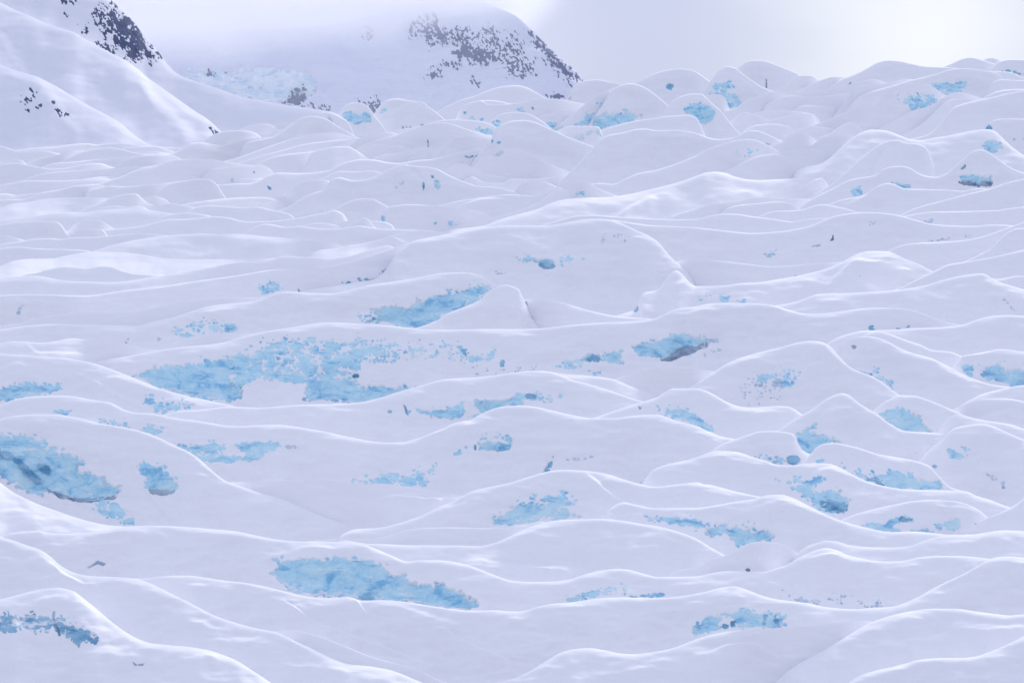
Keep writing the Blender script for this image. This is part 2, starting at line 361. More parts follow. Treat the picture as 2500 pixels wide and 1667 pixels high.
R('r18', 'D1 1590,668 1750,662 1880,655 2000,645 2100,638 2250,645 2352,655 D2 150,670 300,684 420,678 500,690 600,706 700,722 800,742 900,757 985,765',
  'bright flat snow drift left of centre below the speckled ice patches', r=50, th=18, flat=1)
F('r18', 'D1 1850,662 2050,667 2150,682 2250,710 2352,722 D2 60,742 200,775 280,840', 8, 8, 60)
F('r18', 'D2 275,840 300,825 350,795 450,788 600,803 760,815 860,815', 16, 8, 80)
R('r17', 'D2 200,1003 270,999 330,997 400,988 550,950 700,895 800,845 900,805 970,765 1050,727 1150,703 1300,673 1450,625 1580,590 1650,580 1700,578 1850,585 2000,608 2150,655 2250,682 2352,700 N 1640,1184 D3 0,668 120,690 250,725 400,760 480,775',
  'wide snow ridge at centre bearing one triangular speckled blue ice patch', 'serac', 'serac', r=16, th=62)
F('r17', 'D2 1840,600 1870,620 1960,690 2030,758 2100,803 2200,826 2352,856', 12, 10, 120)
P('r17', 'D2 1190,945 1280,870 1340,830 1380,805 1460,775 1540,745 1660,745 1730,770 1770,820 1720,870 1760,895 1830,912 1700,925 1580,938 1450,955 1330,975 1200,975', sp=12, cap=10, ns=9)
P('r17', 'D3 25,665 40,655 70,655 95,665 85,680 40,675', 'deep', sp=3)
R('r15', 'D2 2130,808 2200,825 2352,853 D3 0,850 150,830 300,803 400,790 500,762 600,755 700,783 800,833 900,885 1000,928 1100,963 1250,1000 1400,1025 1550,1020 1700,1031 1800,1042 1900,1044 2000,1032',
  'ridge right of centre, its wide pale blue ice face cut off sharply at right', 'serac', 'serac', r=18, th=62)
P('r15', 'D2 2250,900 2352,915 D3 0,930 60,970 140,975 220,965 300,985 380,980 430,1010 520,1000 545,1030 550,1095 440,1095 370,1110 300,1140 270,1100 220,1050 150,1040 60,1030 0,1000 D2 2300,935', sp=9, ns=10, deep=12)
F('r15', 'D3 520,860 540,960 552,1060 556,1110', -5, 6, 40)
R('r16', 'D3 840,1110 930,1085 1000,1090 1100,1118 1250,1133 1400,1135 1530,1125 1650,1082 1750,1056 1850,1051 1950,1046 2100,1025 2200,1012 2352,1018',
  'long low snow roll at right edge under the patches of blue ice arches', r=30, th=52)
R('r16b', 'E3 1440,306 1500,290 1560,277 1650,268 1740,263 1800,262', None, r=14, th=55)
R('r23', 'D3 1870,1025 1930,1005 2000,975 2090,925 2180,885 2250,850 2300,822 2352,780',
  'small snow spur descending leftward from the right edge, with a dark notch below it', r=18, th=56)
R('r24', 'D3 1060,930 1120,905 1180,885 1300,853 1420,828 1550,803 1700,793 1850,802 1950,828 2040,875 2090,920',
  'arched snow mound with a bright blue ice hook and two round blue ice bosses', 'serac', 'serac', r=10, th=62)
P('r24', 'D3 1190,975 1270,960 1350,965 1370,935 1430,920 1470,910 1530,910 1562,935 1540,950 1460,955 1425,985 1450,990 1470,1020 1380,1022 1280,1000', sp=5)
P('r24', 'D3 1440,920 1530,912 1560,935 1540,950 1450,952', 'deep', sp=4, deep=10)
P('r24', 'D3 1775,940 1830,930 1890,940 1890,990 1850,1008 1795,1005 1780,970', sp=4, label='rounded square ice boss')
P('r24', 'D3 1710,965 1760,962 1770,1000 1745,1015 1722,1000', sp=4)
P('r24', 'D3 1540,1010 1600,1000 1680,1015 1700,1022 1560,1022', sp=6)
P('r24', 'D3 1990,960 2020,962 2010,972', 'dirt_and_shade', sp=2, name='crevice')
R('r22', 'D2 2270,660 2330,580 D3 0,490 60,465 150,442 250,445 330,460 400,485 500,515 600,545 700,545 780,535 870,530 950,535 1030,560 1100,600 1200,650 1300,682 1400,705 1500,718 1600,722 1750,725 1900,728 1950,735 2010,765 2100,790 2200,830 2265,853',
  'long ridge at right with leaning two lobed blue ice darkest at its lower end', 'serac', 'serac', r=18, th=60)
P('r22', 'D3 585,660 650,665 700,650 770,630 860,628 945,635 940,655 880,690 850,715 870,740 950,740 990,715 1040,745 1095,790 1090,840 1050,880 960,885 840,840 820,790 740,750 690,720 730,690', sp=10, cap=14, ns=9)
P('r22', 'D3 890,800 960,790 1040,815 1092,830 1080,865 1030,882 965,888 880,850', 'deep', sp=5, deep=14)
R('r20', 'D3 205,385 280,358 380,325 460,302 560,300 650,310 705,325 722,370 745,420 780,450 815,466',
  'blunt snow block, steep right end beside vivid blue ice, crumbs along its foot', 'serac', 'serac', r=10, th=64)
P('r20', 'D3 380,465 450,478 540,480 610,490 630,515 610,535 540,515 450,490', sp=7)
P('r20', 'D3 635,490 680,475 730,475 745,500 720,535 690,542 655,520', 'deep', sp=3)
R('r26', 'D3 815,470 840,440 880,405 930,388 1000,385 1080,400 1180,425 1300,465 1400,482 1500,498 1600,522 1680,552 1720,600 1770,655 1830,705 1890,724',
  'snow-capped ridge at right with a long band of blue ice along its foot', 'serac', 'serac', r=9, th=64)
P('r26', 'D3 1080,580 1150,590 1300,600 1340,585 1440,575 1480,595 1580,625 1650,660 1740,670 1780,700 1780,718 1650,722 1500,715 1380,700 1260,670 1180,630', sp=9, cap=14)
P('r26', 'D3 1210,645 1290,630 1330,650 1360,690 1290,680', 'deep', sp=5, deep=13)
P('r26', 'D3 835,520 870,490 920,500 960,510 940,520 870,525', sp=6)
P('r26', 'D3 1000,540 1030,535 1075,565 1060,575 1020,560', sp=7)
R('r25', 'D3 1690,420 1720,395 1760,365 1800,320 1850,280 1950,258 2050,248 2130,265 2230,310 2352,362',
  'rounded snow shoulder at the right edge with one small cluster of blue ice blobs', r=12, th=60)
P('r25', 'D3 1800,450 1820,425 1890,430 1900,445 1940,470 1920,495 1880,508 1830,495', sp=8, cap=9, ns=8)
P('r25', 'D3 1905,415 1970,415 1975,430 1910,432', sp=6, cap=5)
P('r25', 'D3 1700,548 1750,548 1740,558 1705,556', 'deep', sp=4)
P('r25', 'D3 2110,620 2170,615 2150,640 2125,650', 'faint', sp=8, cap=0)
P('r25', 'D3 2190,655 2220,655 2212,710 2200,710', 'faint', sp=5, cap=2)
R('r21', 'D3 580,300 660,245 760,185 850,130 940,65 1000,38 1050,28 1100,45 1150,85 1230,140 1300,180 1350,220 1420,265 1480,295 1560,305 1680,310 1750,320 1830,335',
  'pointed snow peak at right with vivid blue ice down its left flank', 'serac', 'serac', r=16, th=60)
P('r21', 'D3 712,330 760,300 790,270 850,255 860,275 830,300 880,310 940,345 1000,350 1050,390 950,390 880,410 840,450 825,475 770,455 740,420', sp=7, cap=20, deep=12)
P('r21', 'D3 1540,445 1570,455 1600,455 1570,465', 'dirt_and_shade', sp=3, name='crevice')
F('r21', 'D3 1640,340 1690,395 1740,410 1790,380', -10, 14, 40)
R('r35', 'D3 1270,155 1320,110 1400,65 1470,43 1550,45 1650,72 1750,110 1850,155 1940,190',
  'rounded snow serac with a clean sloping slab of blue ice, right of the pointed peak', 'serac', 'serac', r=10, th=62)
P('r35', 'D3 1310,180 1380,140 1470,120 1530,140 1545,165 1600,190 1640,250 1690,305 1500,305 1420,265 1350,210', sp=6, deep=12)
R('r36b', 'D3 1880,180 1960,200 2050,220 2150,235 2250,250 2352,285', None, r=22, th=50)
R('r36', 'D3 1780,170 1870,130 1950,100 2030,78 2120,67 2200,65 2280,72 2352,88',
  'smooth snow hump at the right edge above the rounded shoulder, without ice', r=14, th=60)
R('r38', 'D3 1930,95 1990,62 2050,35 2150,8 2250,-15 2352,-30',
  'low snow swell at the right edge below the slab with mottled blue ice', r=14, th=55)
R('r19', 'D1 -60,135 0,116 40,95 120,70 250,50 400,45 520,50 620,68 700,82 790,95 850,125 900,150 980,170 1060,172 1150,185 1250,208 1400,225 1500,240 1600,258 1700,265 1850,258 2000,255 2100,265 2200,282 2352,308 D2 100,332 200,352 300,372 420,383 520,382 620,360 720,328 830,292 930,257 1020,228 1060,200 1150,155 1250,125 1380,118 1500,128 1600,150 1750,185 1900,208 2050,208 2200,190 2352,182 N 1650,1027 D3 0,265 80,300 200,345 275,357 340,365',
  'long curving ridge at mid left with a chain of blue ice patches and small cave', 'serac', 'serac', r=16, th=62)
F('r19', 'D2 700,340 850,285 900,248 960,240 1040,228', 8, 7, 40)
P('r19', 'D1 1200,385 1260,385 1330,405 1450,380 1500,375 1590,400 1620,450 1650,480 1700,450 1760,480 1740,510 1660,525 1540,525 1450,510 1380,470 1300,425', sp=10, cap=8, ns=8)
P('r19', 'D1 1705,395 1760,372 1880,368 2000,378 2050,395 2060,425 1990,425 1900,460 1850,505 1780,522 1740,500 1760,460 1710,420', sp=5, cap=30)
P('r19', 'D1 2050,395 2110,402 2170,425 2110,418 2060,425', 'faint', sp=6, cap=3)
P('r19', 'D1 350,170 390,150 460,150 515,140 520,160 480,182 420,178', sp=7, cap=6)
P('r19', 'D1 670,225 740,205 840,235 925,245 930,275 880,270 760,245', sp=9, cap=4)
P('r19', 'D1 1010,292 1070,262 1160,280 1170,310 1140,340 1080,325', sp=8, cap=9)
P('r19', 'D2 100,660 230,640 330,640 450,600 520,630 600,610 720,560 780,545 760,590 730,650 690,690 640,710 540,690 400,675 250,680', sp=12, cap=7, ns=8)
P('r19', 'D2 1080,390 1160,370 1230,380 1320,385 1310,430 1220,442 1150,440 1090,430', sp=4, deep=14, name='ice_cave', label='small hollow of pale blue ice')
P('r19', 'D2 1095,360 1130,330 1200,345 1210,320 1260,322 1330,355 1320,378 1200,365', sp=11, cap=1, ns=7)
P('r19', 'D2 1050,400 1068,398 1062,435 1052,425', 'deep', sp=1, name='crevice')
P('r19', 'D2 910,470 930,440 1000,420 975,455 935,470', 'ice', sp=7, cap=3)
P('r19', 'D2 1545,595 1560,555 1590,520 1610,490 1640,480 1612,545 1580,580', 'deep', sp=6, cap=6, deep=13)
P('r19', 'D2 1725,515 1800,490 1900,488 1840,505', 'faint', sp=8, cap=0)
P('r19', 'D2 2240,665 2352,670 2352,690 2280,680', 'faint', sp=9, cap=1)
R('r27', 'D2 1880,218 2050,157 2200,108 2352,62 N 1645,948 D3 0,-5 60,8 130,40 200,82 300,122 380,131 500,125 600,120 680,130 730,160 765,185',
  'snow ridge with a tapering blue ice streak, left of the pointed snow peak', 'serac', 'serac', r=16, th=62)
P('r27', 'N 1605,990 1640,992 1680,1000 1706,1015 1740,1035 1745,1052 1715,1048 1680,1030 1640,1018 1612,1005', sp=7, cap=9, ns=8)
P('r27', 'D2 2235,125 2255,130 2240,140', 'dirt_and_shade', sp=2, name='crevice')
R('r33', 'C3 -90,1040 0,985 70,942 140,896 220,845 320,803 450,765 600,730 740,692 820,683 890,688 950,714 1000,765 1050,820 1090,860 1150,895 1250,932 1330,977 1400,1030 1480,1085',
  'big smooth-domed snow serac at right with a patch of scattered small blue ice flakes', 'serac', 'serac', r=16, th=62)
P('r33', 'C3 430,970 500,910 600,900 700,895 720,940 700,1000 640,1030 560,1010 500,1005 420,1000', sp=12, cap=4, ns=7)
P('r33', 'C3 335,1020 380,980 480,990 600,1010 620,1060 500,1120 390,1130 350,1080', 'faint', sp=15, cap=-5, ns=6)
R('r34', 'C3 985,720 1010,706 1045,703 1080,677 1150,655 1220,650 1300,660 1380,690 1450,730 1550,770 1680,805 1780,850 1880,905 1980,950 2080,985 2150,1000 2240,1012',
  'snow slope behind the smooth domed serac, small black hole near its top', r=12, th=58)
P('r34', 'C3 1112,715 1135,710 1150,718 1140,735 1122,738', 'dirt_and_shade', sp=2, name='crevice', deep=5, label='small dark hole')
P('r34', 'C3 1170,895 1230,905 1275,930 1230,920', sp=5)
P('r34', 'C3 1262,865 1310,890 1300,935 1360,940 1400,960 1405,1020 1360,990 1300,950 1280,910', 'ice', sp=12, cap=5, ns=7)
R('r39', 'C3 1885,815 1905,793 2000,775 2100,755 2180,742 2250,748 2352,762',
  'snow-topped serac at the right edge with a wide mottled blue ice slab', 'serac', 'serac', r=8, th=66)
P('r39', 'C3 2035,885 2090,850 2150,832 2210,855 2260,885 2352,895 2400,900 2400,965 2340,1005 2260,1008 2180,970 2090,955', sp=8, cap=14, ns=10, deep=12)
P('r39', 'C3 1890,860 1940,855 1985,865 1980,920 1965,942 1920,910', sp=4)
R('r41', 'C3 1180,660 1240,625 1310,614 1380,628 1450,655 1530,685 1620,715 1690,748 1760,755 1830,762 1910,795',
  'snow fold rising behind the slope with the black hole, at right', r=10, th=54)
R('r40', 'C3 920,715 1000,665 1080,635 1180,612 1280,606 1400,603 1550,592 1700,588 1850,578 1920,565 2000,535 2080,512 2160,500 2250,498 2352,505',
  'broad bare snow hump at the right edge in line with two slits of blue ice', r=18, th=56)
R('r31', 'C2 1540,895 1600,905 1700,919 1880,933 2030,953 2100,976 2200,1018 2352,1070', None, r=14, th=50)
R('r32', 'C2 2030,965 2100,944 2150,930 2250,900 2352,880 N 1640,896 C3 0,887 130,900 200,910',
  'low snow saddle left of the smooth-domed serac under the dark overhang', r=12, th=52)
R('r28', 'D1 1165,187 1220,170 1280,155 1400,150 1500,140 1620,125 1750,128 1880,132 2000,122 2150,112 2352,108 D2 100,105 250,90 400,55 500,22 C2 590,1025 680,1000 780,970 900,952 1050,945 1200,930 1350,908 1480,898 1580,902 1650,920 1750,960 1880,995 2000,1030 2100,1065 2200,1100 2280,1120',
  'long centre ridge with two blue ice panels parted by a white snow gap', 'serac', 'serac', r=15, th=62)
P('r28', 'D2 1055,70 1130,78 1200,80 1300,55 1400,28 1470,18 1505,45 1490,80 1415,72 1410,112 1300,118 1180,150 1110,170 1060,120', sp=5, cap=60, deep=12)
P('r28', 'D2 1420,30 1500,30 1502,70 1460,80 1425,65', 'deep', sp=3, deep=13)
P('r28', 'D2 590,150 640,140 760,150 880,120 980,85 995,160 960,205 880,225 800,205 700,190', sp=9, cap=12, ns=8)
P('r28', 'D2 1500,40 1560,50 1660,30 1680,45 1640,75 1580,105 1510,75', sp=11, cap=3, ns=7)
P('r28', 'D2 543,112 560,120 580,165 578,185 560,170', 'deep', sp=1, name='crevice', label='thin upright blue slit')
P('r28', 'D2 432,152 460,152 458,168 435,166', 'deep', sp=2)
P('r28', 'D2 1010,200 1060,180 1100,180 1050,212', sp=6, cap=5)
P('r28', 'D1 1515,215 1550,215 1575,215 1550,240 1520,228', 'faint', sp=5)
R('r29', 'C1 0,775 150,785 300,795 450,805 560,820 650,838 750,868 850,905 950,945 1050,985 1150,1025 1280,1060 1400,1092 1450,1100 1560,1125 1640,1140',
  'snow ridge sloping down from the left edge in front of the giant blue wall', 'serac', 'serac', r=22, th=60)
F('r29', 'C1 500,890 560,920 700,990 800,1050 900,1095 1000,1130 1100,1180', 7, 8, 60)
P('r29', 'C1 -40,1040 40,1010 140,990 250,980 350,985 440,980 435,1010 400,1050 360,1068 200,1080 110,1100 40,1118 -40,1100', sp=9, ns=8)
P('r29', 'D1 1040,75 1090,55 1150,90 1200,110 1300,95 1420,120 1410,142 1280,155 1180,175 1110,155 1060,120', sp=11, cap=10, ns=8)
R('r30', 'C1 640,842 780,812 900,795 1050,765 1200,740 1350,722 1500,708 1620,690 1720,660 1800,640 1950,608 2100,585 2250,560 2352,550 C2 0,548 100,552 250,563 400,570 550,585 700,601 850,603 1000,600 1200,598 1400,598 1550,592 1700,575 1850,560 2000,550 2150,545 2280,535 2352,520 N 1650,755 C3 0,435 80,418 200,412 330,412 430,415 530,425 600,440 680,465 780,487 850,490 950,483 1050,470 1150,455 1250,447 1400,445 1500,452 1580,470 1680,510 1780,545 1920,572',
  'longest ridge across the middle carrying the giant speckled blue ice wall', 'serac', 'serac', r=14, th=64)
P('r30', 'C1 945,935 1050,885 1200,860 1300,845 1420,830 1540,815 1640,800 1740,790 1790,790 1760,860 1680,910 1640,940 1650,980 1740,1000 1730,1090 1680,1108 1500,1105 1400,1090 1200,1030', sp=7, cap=60, ns=9, deep=13)
P('r30', 'C1 1640,800 1720,780 1800,760 1900,700 1960,680 2060,665 2200,670 2352,680 C2 100,690 250,700 240,790 230,900 60,920 0,960 C1 2300,960 2230,985 2100,985 2000,960 1880,960 1780,990 1690,1000 1640,960 1700,900', sp=15, cap=7, ns=9, deep=10)
P('r30', 'C2 230,700 360,690 450,710 600,730 750,725 900,720 1000,745 980,790 850,800 640,790 520,830 380,830 250,830', sp=16, cap=-1, ns=6)
P('r30', 'C1 2205,975 2300,940 C2 0,925 80,930 190,960 230,1005 330,985 450,1010 560,1000 660,1005 560,1040 450,1070 350,1100 240,1115 120,1128 60,1105 C1 2352,1100 2230,1108 2200,1080', sp=8, cap=60, ns=9, deep=13)
P('r30', 'C1 2165,1095 2180,1080 2200,1085 2195,1108 2170,1108', 'deep', sp=2)
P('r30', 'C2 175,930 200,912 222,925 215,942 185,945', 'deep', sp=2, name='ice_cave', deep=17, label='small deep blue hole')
P('r30', 'C2 240,700 330,700 420,730 480,790 400,820 330,810 250,820 225,880 190,900 200,800', sp=15, cap=5, ns=7)
P('r30', 'C2 190,870 240,860 235,890 200,895', sp=4)
P('r30', 'C2 1010,800 1080,790 1150,790 1190,760 1195,790 1130,820 1040,835', 'ice', sp=10, cap=4, ns=8)
P('r30', 'C2 960,760 1000,740 985,790 955,825', 'deep', sp=6, cap=4)
P('r30', 'C2 1220,880 1250,825 1275,820 1260,860 1240,885', 'deep', sp=6, cap=3)
P('r30', 'C2 1000,860 1100,920 1400,880 1480,895 1300,910 1050,935', 'faint', sp=14, cap=-5, ns=6)
P('r30', 'C2 1640,870 1700,835 1780,825 1840,850 1800,880 1700,880', sp=11, cap=3, ns=6)
P('r30', 'C2 1825,815 1870,775 1950,785 1990,770 2080,765 2130,740 2110,790 2120,845 2015,850 2005,820 1950,835 1900,815 1850,835', sp=6, cap=30, deep=12)
P('r30', 'C2 1870,810 1910,790 1950,800 1940,830 1900,815', 'deep', sp=3)
P('r30', 'C2 1870,905 1910,890 1940,900 1920,930 1880,920', 'ice', sp=9, cap=2)
P('r30', 'C2 2190,720 2260,690 2352,680 N 1640,812 1680,812 1715,822 1732,832 1728,842 1700,852 1672,862 1650,870 1620,872 C2 2330,795 2240,790', sp=6, cap=60, deep=14)
P('r30', 'N 1640,862 1672,850 1728,834 1726,846 1700,856 1672,868 1640,880 1615,880 1612,872', 'dirt_and_shade', sp=3, name='debris_shade_band', deep=23, label='dark shadowed underside of the overhang')  # shade beneath the overhang, painted as a dark strip
P('r30', 'C3 80,670 150,670 175,690 140,700 90,690', 'faint', sp=9, cap=2, ns=6)
P('r30', 'C3 60,760 100,730 160,760 120,810', 'faint', sp=12, cap=-5, ns=6)
P('r30', 'C3 1250,580 1290,578 1340,590 1340,603 1250,604', 'deep', sp=5)
P('r30', 'C3 1432,590 1470,578 1525,575 1515,590 1440,600', 'deep', sp=5)
R('r43', 'C1 1180,745 1230,707 1300,675 1400,647 1480,633 1600,628 1720,632 1800,630 1900,615',
  'small snow swell at left just above the giant speckled wall', r=10, th=55)
R('r44', 'C1 0,700 100,685 200,690 300,695 400,685 480,667 530,663 600,672 700,682 820,690 900,708 980,730 1080,745 1180,750',
  'low snow hump at the left edge with a soft bright basin before it', r=26, th=46)
F('r44', 'C1 180,690 230,735 300,765 360,762 500,778 640,790', 6, 7, 40)
R('r46', 'C2 620,594 690,572 770,545 850,490 950,450 1080,395 1150,345 1200,302 1240,285 1290,281 1340,297 1385,325 1400,370 1430,430 1460,520',
  'pale snow drift piled against the right end of the slanting blue ice', r=7, th=56)
P('r46', 'C2 1300,430 1340,410 1370,425 1330,445', 'farice', sp=9, cap=-1)
R('r45', 'C1 -20,604 100,585 250,568 400,560 550,562 700,568 850,572 950,575 1020,566 1080,547 1200,522 1300,495 1400,462 1480,438 1600,420 1700,412 1800,405 1860,390 1920,366 1980,340 2050,328 2120,331 2250,340 2352,342 C2 80,335 200,306 300,282 450,260 600,238 750,208 850,195 950,192 1030,197 1090,212 1150,245 1200,277 1250,300',
  'long ridge left of centre ending in a slanting blade of clear blue ice', 'serac', 'serac', r=13, th=62)
P('r45', 'C2 290,545 350,500 330,460 450,440 560,430 640,410 700,370 820,330 940,320 1010,300 1090,270 1150,295 1180,315 1100,375 960,450 850,490 760,555 650,592 500,575', sp=8, cap=60, ns=8, deep=13)
P('r45', 'C2 200,525 240,500 300,490 340,520 300,560 240,550', sp=12, cap=-2, ns=6)
P('r45', 'C1 1245,620 1260,590 1350,560 1420,550 1550,550 1620,545 1600,600 1600,625 1450,635 1350,655 1260,655', sp=13, cap=3, ns=8)
P('r45', 'C1 1605,615 1620,570 1660,550 1695,560 1695,600 1680,622', sp=4, label='smooth blue ice niche')
P('r45', 'C1 1130,680 1140,662 1160,660 1150,675', 'faint', sp=3)
P('r45', 'C1 905,690 920,665 965,660 940,690', 'faint', sp=9, cap=-1)
R('r45b', 'C1 -30,578 60,567 130,560 200,530 250,517 350,505 450,490 600,474 750,476 900,475 1000,468 1080,448 1200,420 1350,397 1500,379 1700,372 1860,370 1920,368',
  'smooth snow ridge from left edge, broad bright shoulder above the small ice niche', r=20, th=52)
R('r47', 'C2 1400,392 1450,378 1530,378 1600,390 1700,412 1800,442 1900,470 2000,492 2150,512 2300,522',
  'tapering snow wedge right of the pale drift in front of the central dome', r=8, th=56)
P('r47', 'C2 1408,395 1440,390 1430,430 1420,425', 'deep', sp=2)
R('r49', 'C2 2060,508 2140,480 2200,462 2232,410 2245,355 2285,332 2352,322 N 1650,660 C3 0,290 100,290 200,285 330,268 450,262 580,242 720,218 850,188 950,160 1040,120 1120,75 1180,50 1230,40 1300,38 1380,42 1440,65 1500,97 1580,125 1650,160 1720,195',
  'tall cone topped ridge right of the central dome, two little blue windows at foot', 'serac', 'serac', r=22, th=56)
F('r49', 'C3 900,330 960,250 1050,170 1150,120 1300,130 1450,155 1530,190 1600,230', 8, 10, 80)
P('r49', 'C3 155,355 200,348 235,355 225,400 180,408 162,380', sp=4)
P('r49', 'C3 290,390 340,383 388,390 390,412 300,410', sp=4)
P('r49', 'C3 0,370 60,360 90,380 60,405 10,395', sp=9, cap=2)
P('r49', 'C3 1155,210 1185,210 1175,217', 'faint', sp=2)
P('r49', 'C2 2195,470 2225,430 2230,455 2215,472', 'deep', sp=2)
R('r51', 'C3 560,430 640,418 700,405 780,380 870,347 950,342 1100,340 1250,332 1400,322 1500,310 1620,290 1750,252 1900,215 2000,202 2050,198 2090,212 2130,240 2180,262 2352,315',
  'wide triangular snow ridge at the right edge with a long gentle left slope', r=20, th=56)
P('r51', 'C3 2180,360 2200,370 2280,440 2292,478 2275,460 2240,410', 'faint', sp=6, cap=0)
R('r53', 'C3 2080,215 2150,240 2230,230 2300,217 2352,217', None, r=10, th=52)
R('r52', 'C3 1400,326 1470,298 1550,258 1600,235 1700,185 1820,132 1920,117 2100,88 2352,28',
  'snow ridge climbing steadily to the right edge behind the triangular one', r=16, th=54)
R('r48', 'C1 2130,334 2250,308 2352,295 C2 100,280 200,262 320,248 380,215 430,155 470,85 510,40 B2 570,880 600,855 750,820 900,790 1050,765 1200,745 1300,738 1400,738 1550,740 1650,728 1750,708 1850,692 1950,690 2030,698 2100,720 2200,765 2352,840 N 1640,630 1665,652',
  'biggest central snow dome with two small blue ice openings near its middle', 'serac', 'serac', r=20, th=60)
P('r48', 'C2 1380,95 1450,90 1500,80 1590,72 1625,82 1628,148 1560,160 1530,150 1500,118 1440,105', sp=6, cap=40, deep=13)
P('r48', 'C2 1355,90 1450,85 1500,95 1480,118 1380,108', sp=9, cap=1, ns=6)
P('r48', 'C2 1662,150 1680,85 1730,80 1780,95 1825,95 1810,130 1740,120 1690,152', sp=8, cap=7, ns=7)
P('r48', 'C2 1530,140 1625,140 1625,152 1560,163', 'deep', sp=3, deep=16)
P('r48', 'B2 1980,840 2050,815 2140,830 2130,845 2050,840', 'faint', sp=14, cap=-5, ns=6)
P('r48', 'C2 1190,185 1240,180 1260,195 1220,205', 'faint', sp=10, cap=-3, ns=6)
R('r50', 'C1 -20,357 100,351 200,350 400,352 600,358 700,350 800,335 900,320 1050,305 1200,285 1350,262 1500,240 1650,220 1800,195 1900,178 2000,168 2150,168 2250,162 2352,152 C2 100,130 200,105 400,45 B2 560,870 660,845',
  'long ridge from left edge into the central dome, thin blue slits along its foot', 'serac', 'serac', loc=0.8, r=13, th=60)
P('r50', 'C1 1855,290 1900,270 2010,260 2005,300 1990,330 1920,352 1870,340', sp=10, cap=6, ns=7)
P('r50', 'C2 85,262 130,260 215,255 140,278', 'deep', sp=4)
P('r50', 'C2 200,228 250,238 330,230 400,180 420,165 400,205 340,240 230,252', 'deep', sp=6)
P('r50', 'C1 70,490 130,465 155,440 150,470 110,495', 'faint', sp=8, cap=-2)
P('r50', 'C1 2135,300 2160,325 2140,330', 'deep', sp=2)
R('r57', 'N 1640,642 C3 -60,100 0,104 100,105 250,118 400,135 520,149 650,145 800,132 950,122 1060,117 1120,118',
  'thin snow fold lying between the central dome and the cone-topped ridge', r=9, th=54)
P('r57', 'C3 690,210 720,215 710,218', 'faint', sp=3)
R('r56', 'B3 1890,1010 1950,985 2050,935 2120,895 2170,842 2230,790 2300,757 2352,755',
  'snow spur falling leftward at the right edge, above the steadily climbing ridge', r=16, th=52)
R('r54', 'B3 1360,930 1440,890 1520,870 1600,862 1750,855 1900,845 2020,825 2120,795 2230,755 2352,712',
  'snow ridge at right with a broken blue seam just above its crest', r=12, th=56)
R('r55', 'B2 2040,695 2150,712 2352,738 N 1650,553 B3 0,752 100,762 250,780 400,792 550,785 700,765 800,745 900,705 1000,668 1100,650 1200,642 1300,645 1400,655 1500,675 1600,705 1700,728 1850,738 2000,742 2100,732 2200,732 2290,740',
  'broad snow hump at right marked by one curved dark crack on its face', r=18, th=58)
P('r55', 'B3 815,885 860,875 920,860 960,840 982,805 985,825 960,855 900,880 825,892', 'dirt_and_shade', sp=4, name='crevice', deep=6, label='curved dark crack')
P('r55', 'B3 1185,740 1240,735 1278,718 1265,740 1220,748', 'faint', sp=6, cap=0)
P('r55', 'B3 490,945 570,935 560,955 530,968', 'farice', sp=8, cap=-1)
P('r55', 'B3 1665,845 1760,830 1830,820 1828,835 1720,848', 'faint', sp=6, cap=2)
P('r55', 'B3 1885,815 1970,805 1930,822', 'faint', sp=6, cap=1)
R('r58', 'B2 1500,745 1600,717 1700,690 1780,669 1900,662 2050,672 2200,682 2352,690 N 1650,536 B3 0,690 100,668 200,652 300,655 400,672 500,685 600,698 680,710 760,700 850,685 960,685 1030,690',
  'low wavy snow ridge right of centre behind the central dome', r=12, th=55)
P('r58', 'B3 620,690 650,680 690,690 670,702', 'farice', sp=6, cap=2)
R('r63', 'B3 1470,675 1600,650 1700,638 1850,636 2000,633 2150,628 2250,615 2352,602',
  'thin level snow roll at the right edge under a longer slanting ridge', r=10, th=54)
P('r63', 'B3 1620,700 1690,708 1650,712', 'faint', sp=5, cap=1)
R('r62', 'B3 1450,672 1550,620 1650,590 1800,550 1950,510 2100,475 2230,430 2352,402',
  'slanting snow ridge at the right edge, its crest rising straight to the right', r=12, th=55)
R('r59', 'B3 420,682 500,650 580,632 680,630 760,622 830,600 900,585 980,595 1060,612 1170,645',
  'small double snow bump between two long ridges right of centre', r=10, th=55)
R('r61', 'B3 935,592 1030,555 1120,538 1190,525 1250,485 1320,445 1380,432 1430,445 1500,472 1650,477 1800,482 1920,490 1980,475 2050,470 2120,482',
  'snow ridge with a gentle hump, below the two small blue ice nuggets at right', r=12, th=56)
F('r61', 'B3 1030,615 1100,580 1180,545 1250,520', 6, 7, 50)
R('r60', 'B3 165,660 200,625 250,602 340,586 450,578 560,566 620,568 680,580 730,605 775,628',
  'flat-topped little snow hump beneath the long sweeping curve at right', r=9, th=58)
R('r69', 'B3 730,620 800,565 900,508 1000,460 1100,410 1200,392 1280,378 1350,330 1420,312 1480,310 1540,328 1600,365 1650,382 1720,390 1780,370 1850,320 1920,255 1980,205 2040,192 2080,200 2130,235 2200,285 2280,335 2352,360',
  'double-humped snow ridge at right with a dark-bottomed blue grotto under its taller peak', 'serac', 'serac', r=12, th=60)
P('r69', 'B3 1880,400 1900,380 1960,378 2010,368 2060,385 2100,390 2105,420 2128,430 2110,450 2000,448 1920,440', sp=7, cap=20, deep=14)
P('r69', 'B3 1885,420 1960,430 2040,432 2125,430 2115,452 2000,450 1920,442', 'dirt_and_shade', sp=3, name='debris_shade_band', deep=20, label='dark earthy band under the ice')
P('r69', 'B3 1112,490 1140,468 1180,455 1188,510 1140,530 1125,520', sp=3, label='small upright ice nugget')
P('r69', 'B3 1410,432 1450,425 1460,440 1500,432 1540,455 1540,473 1480,470', sp=4)
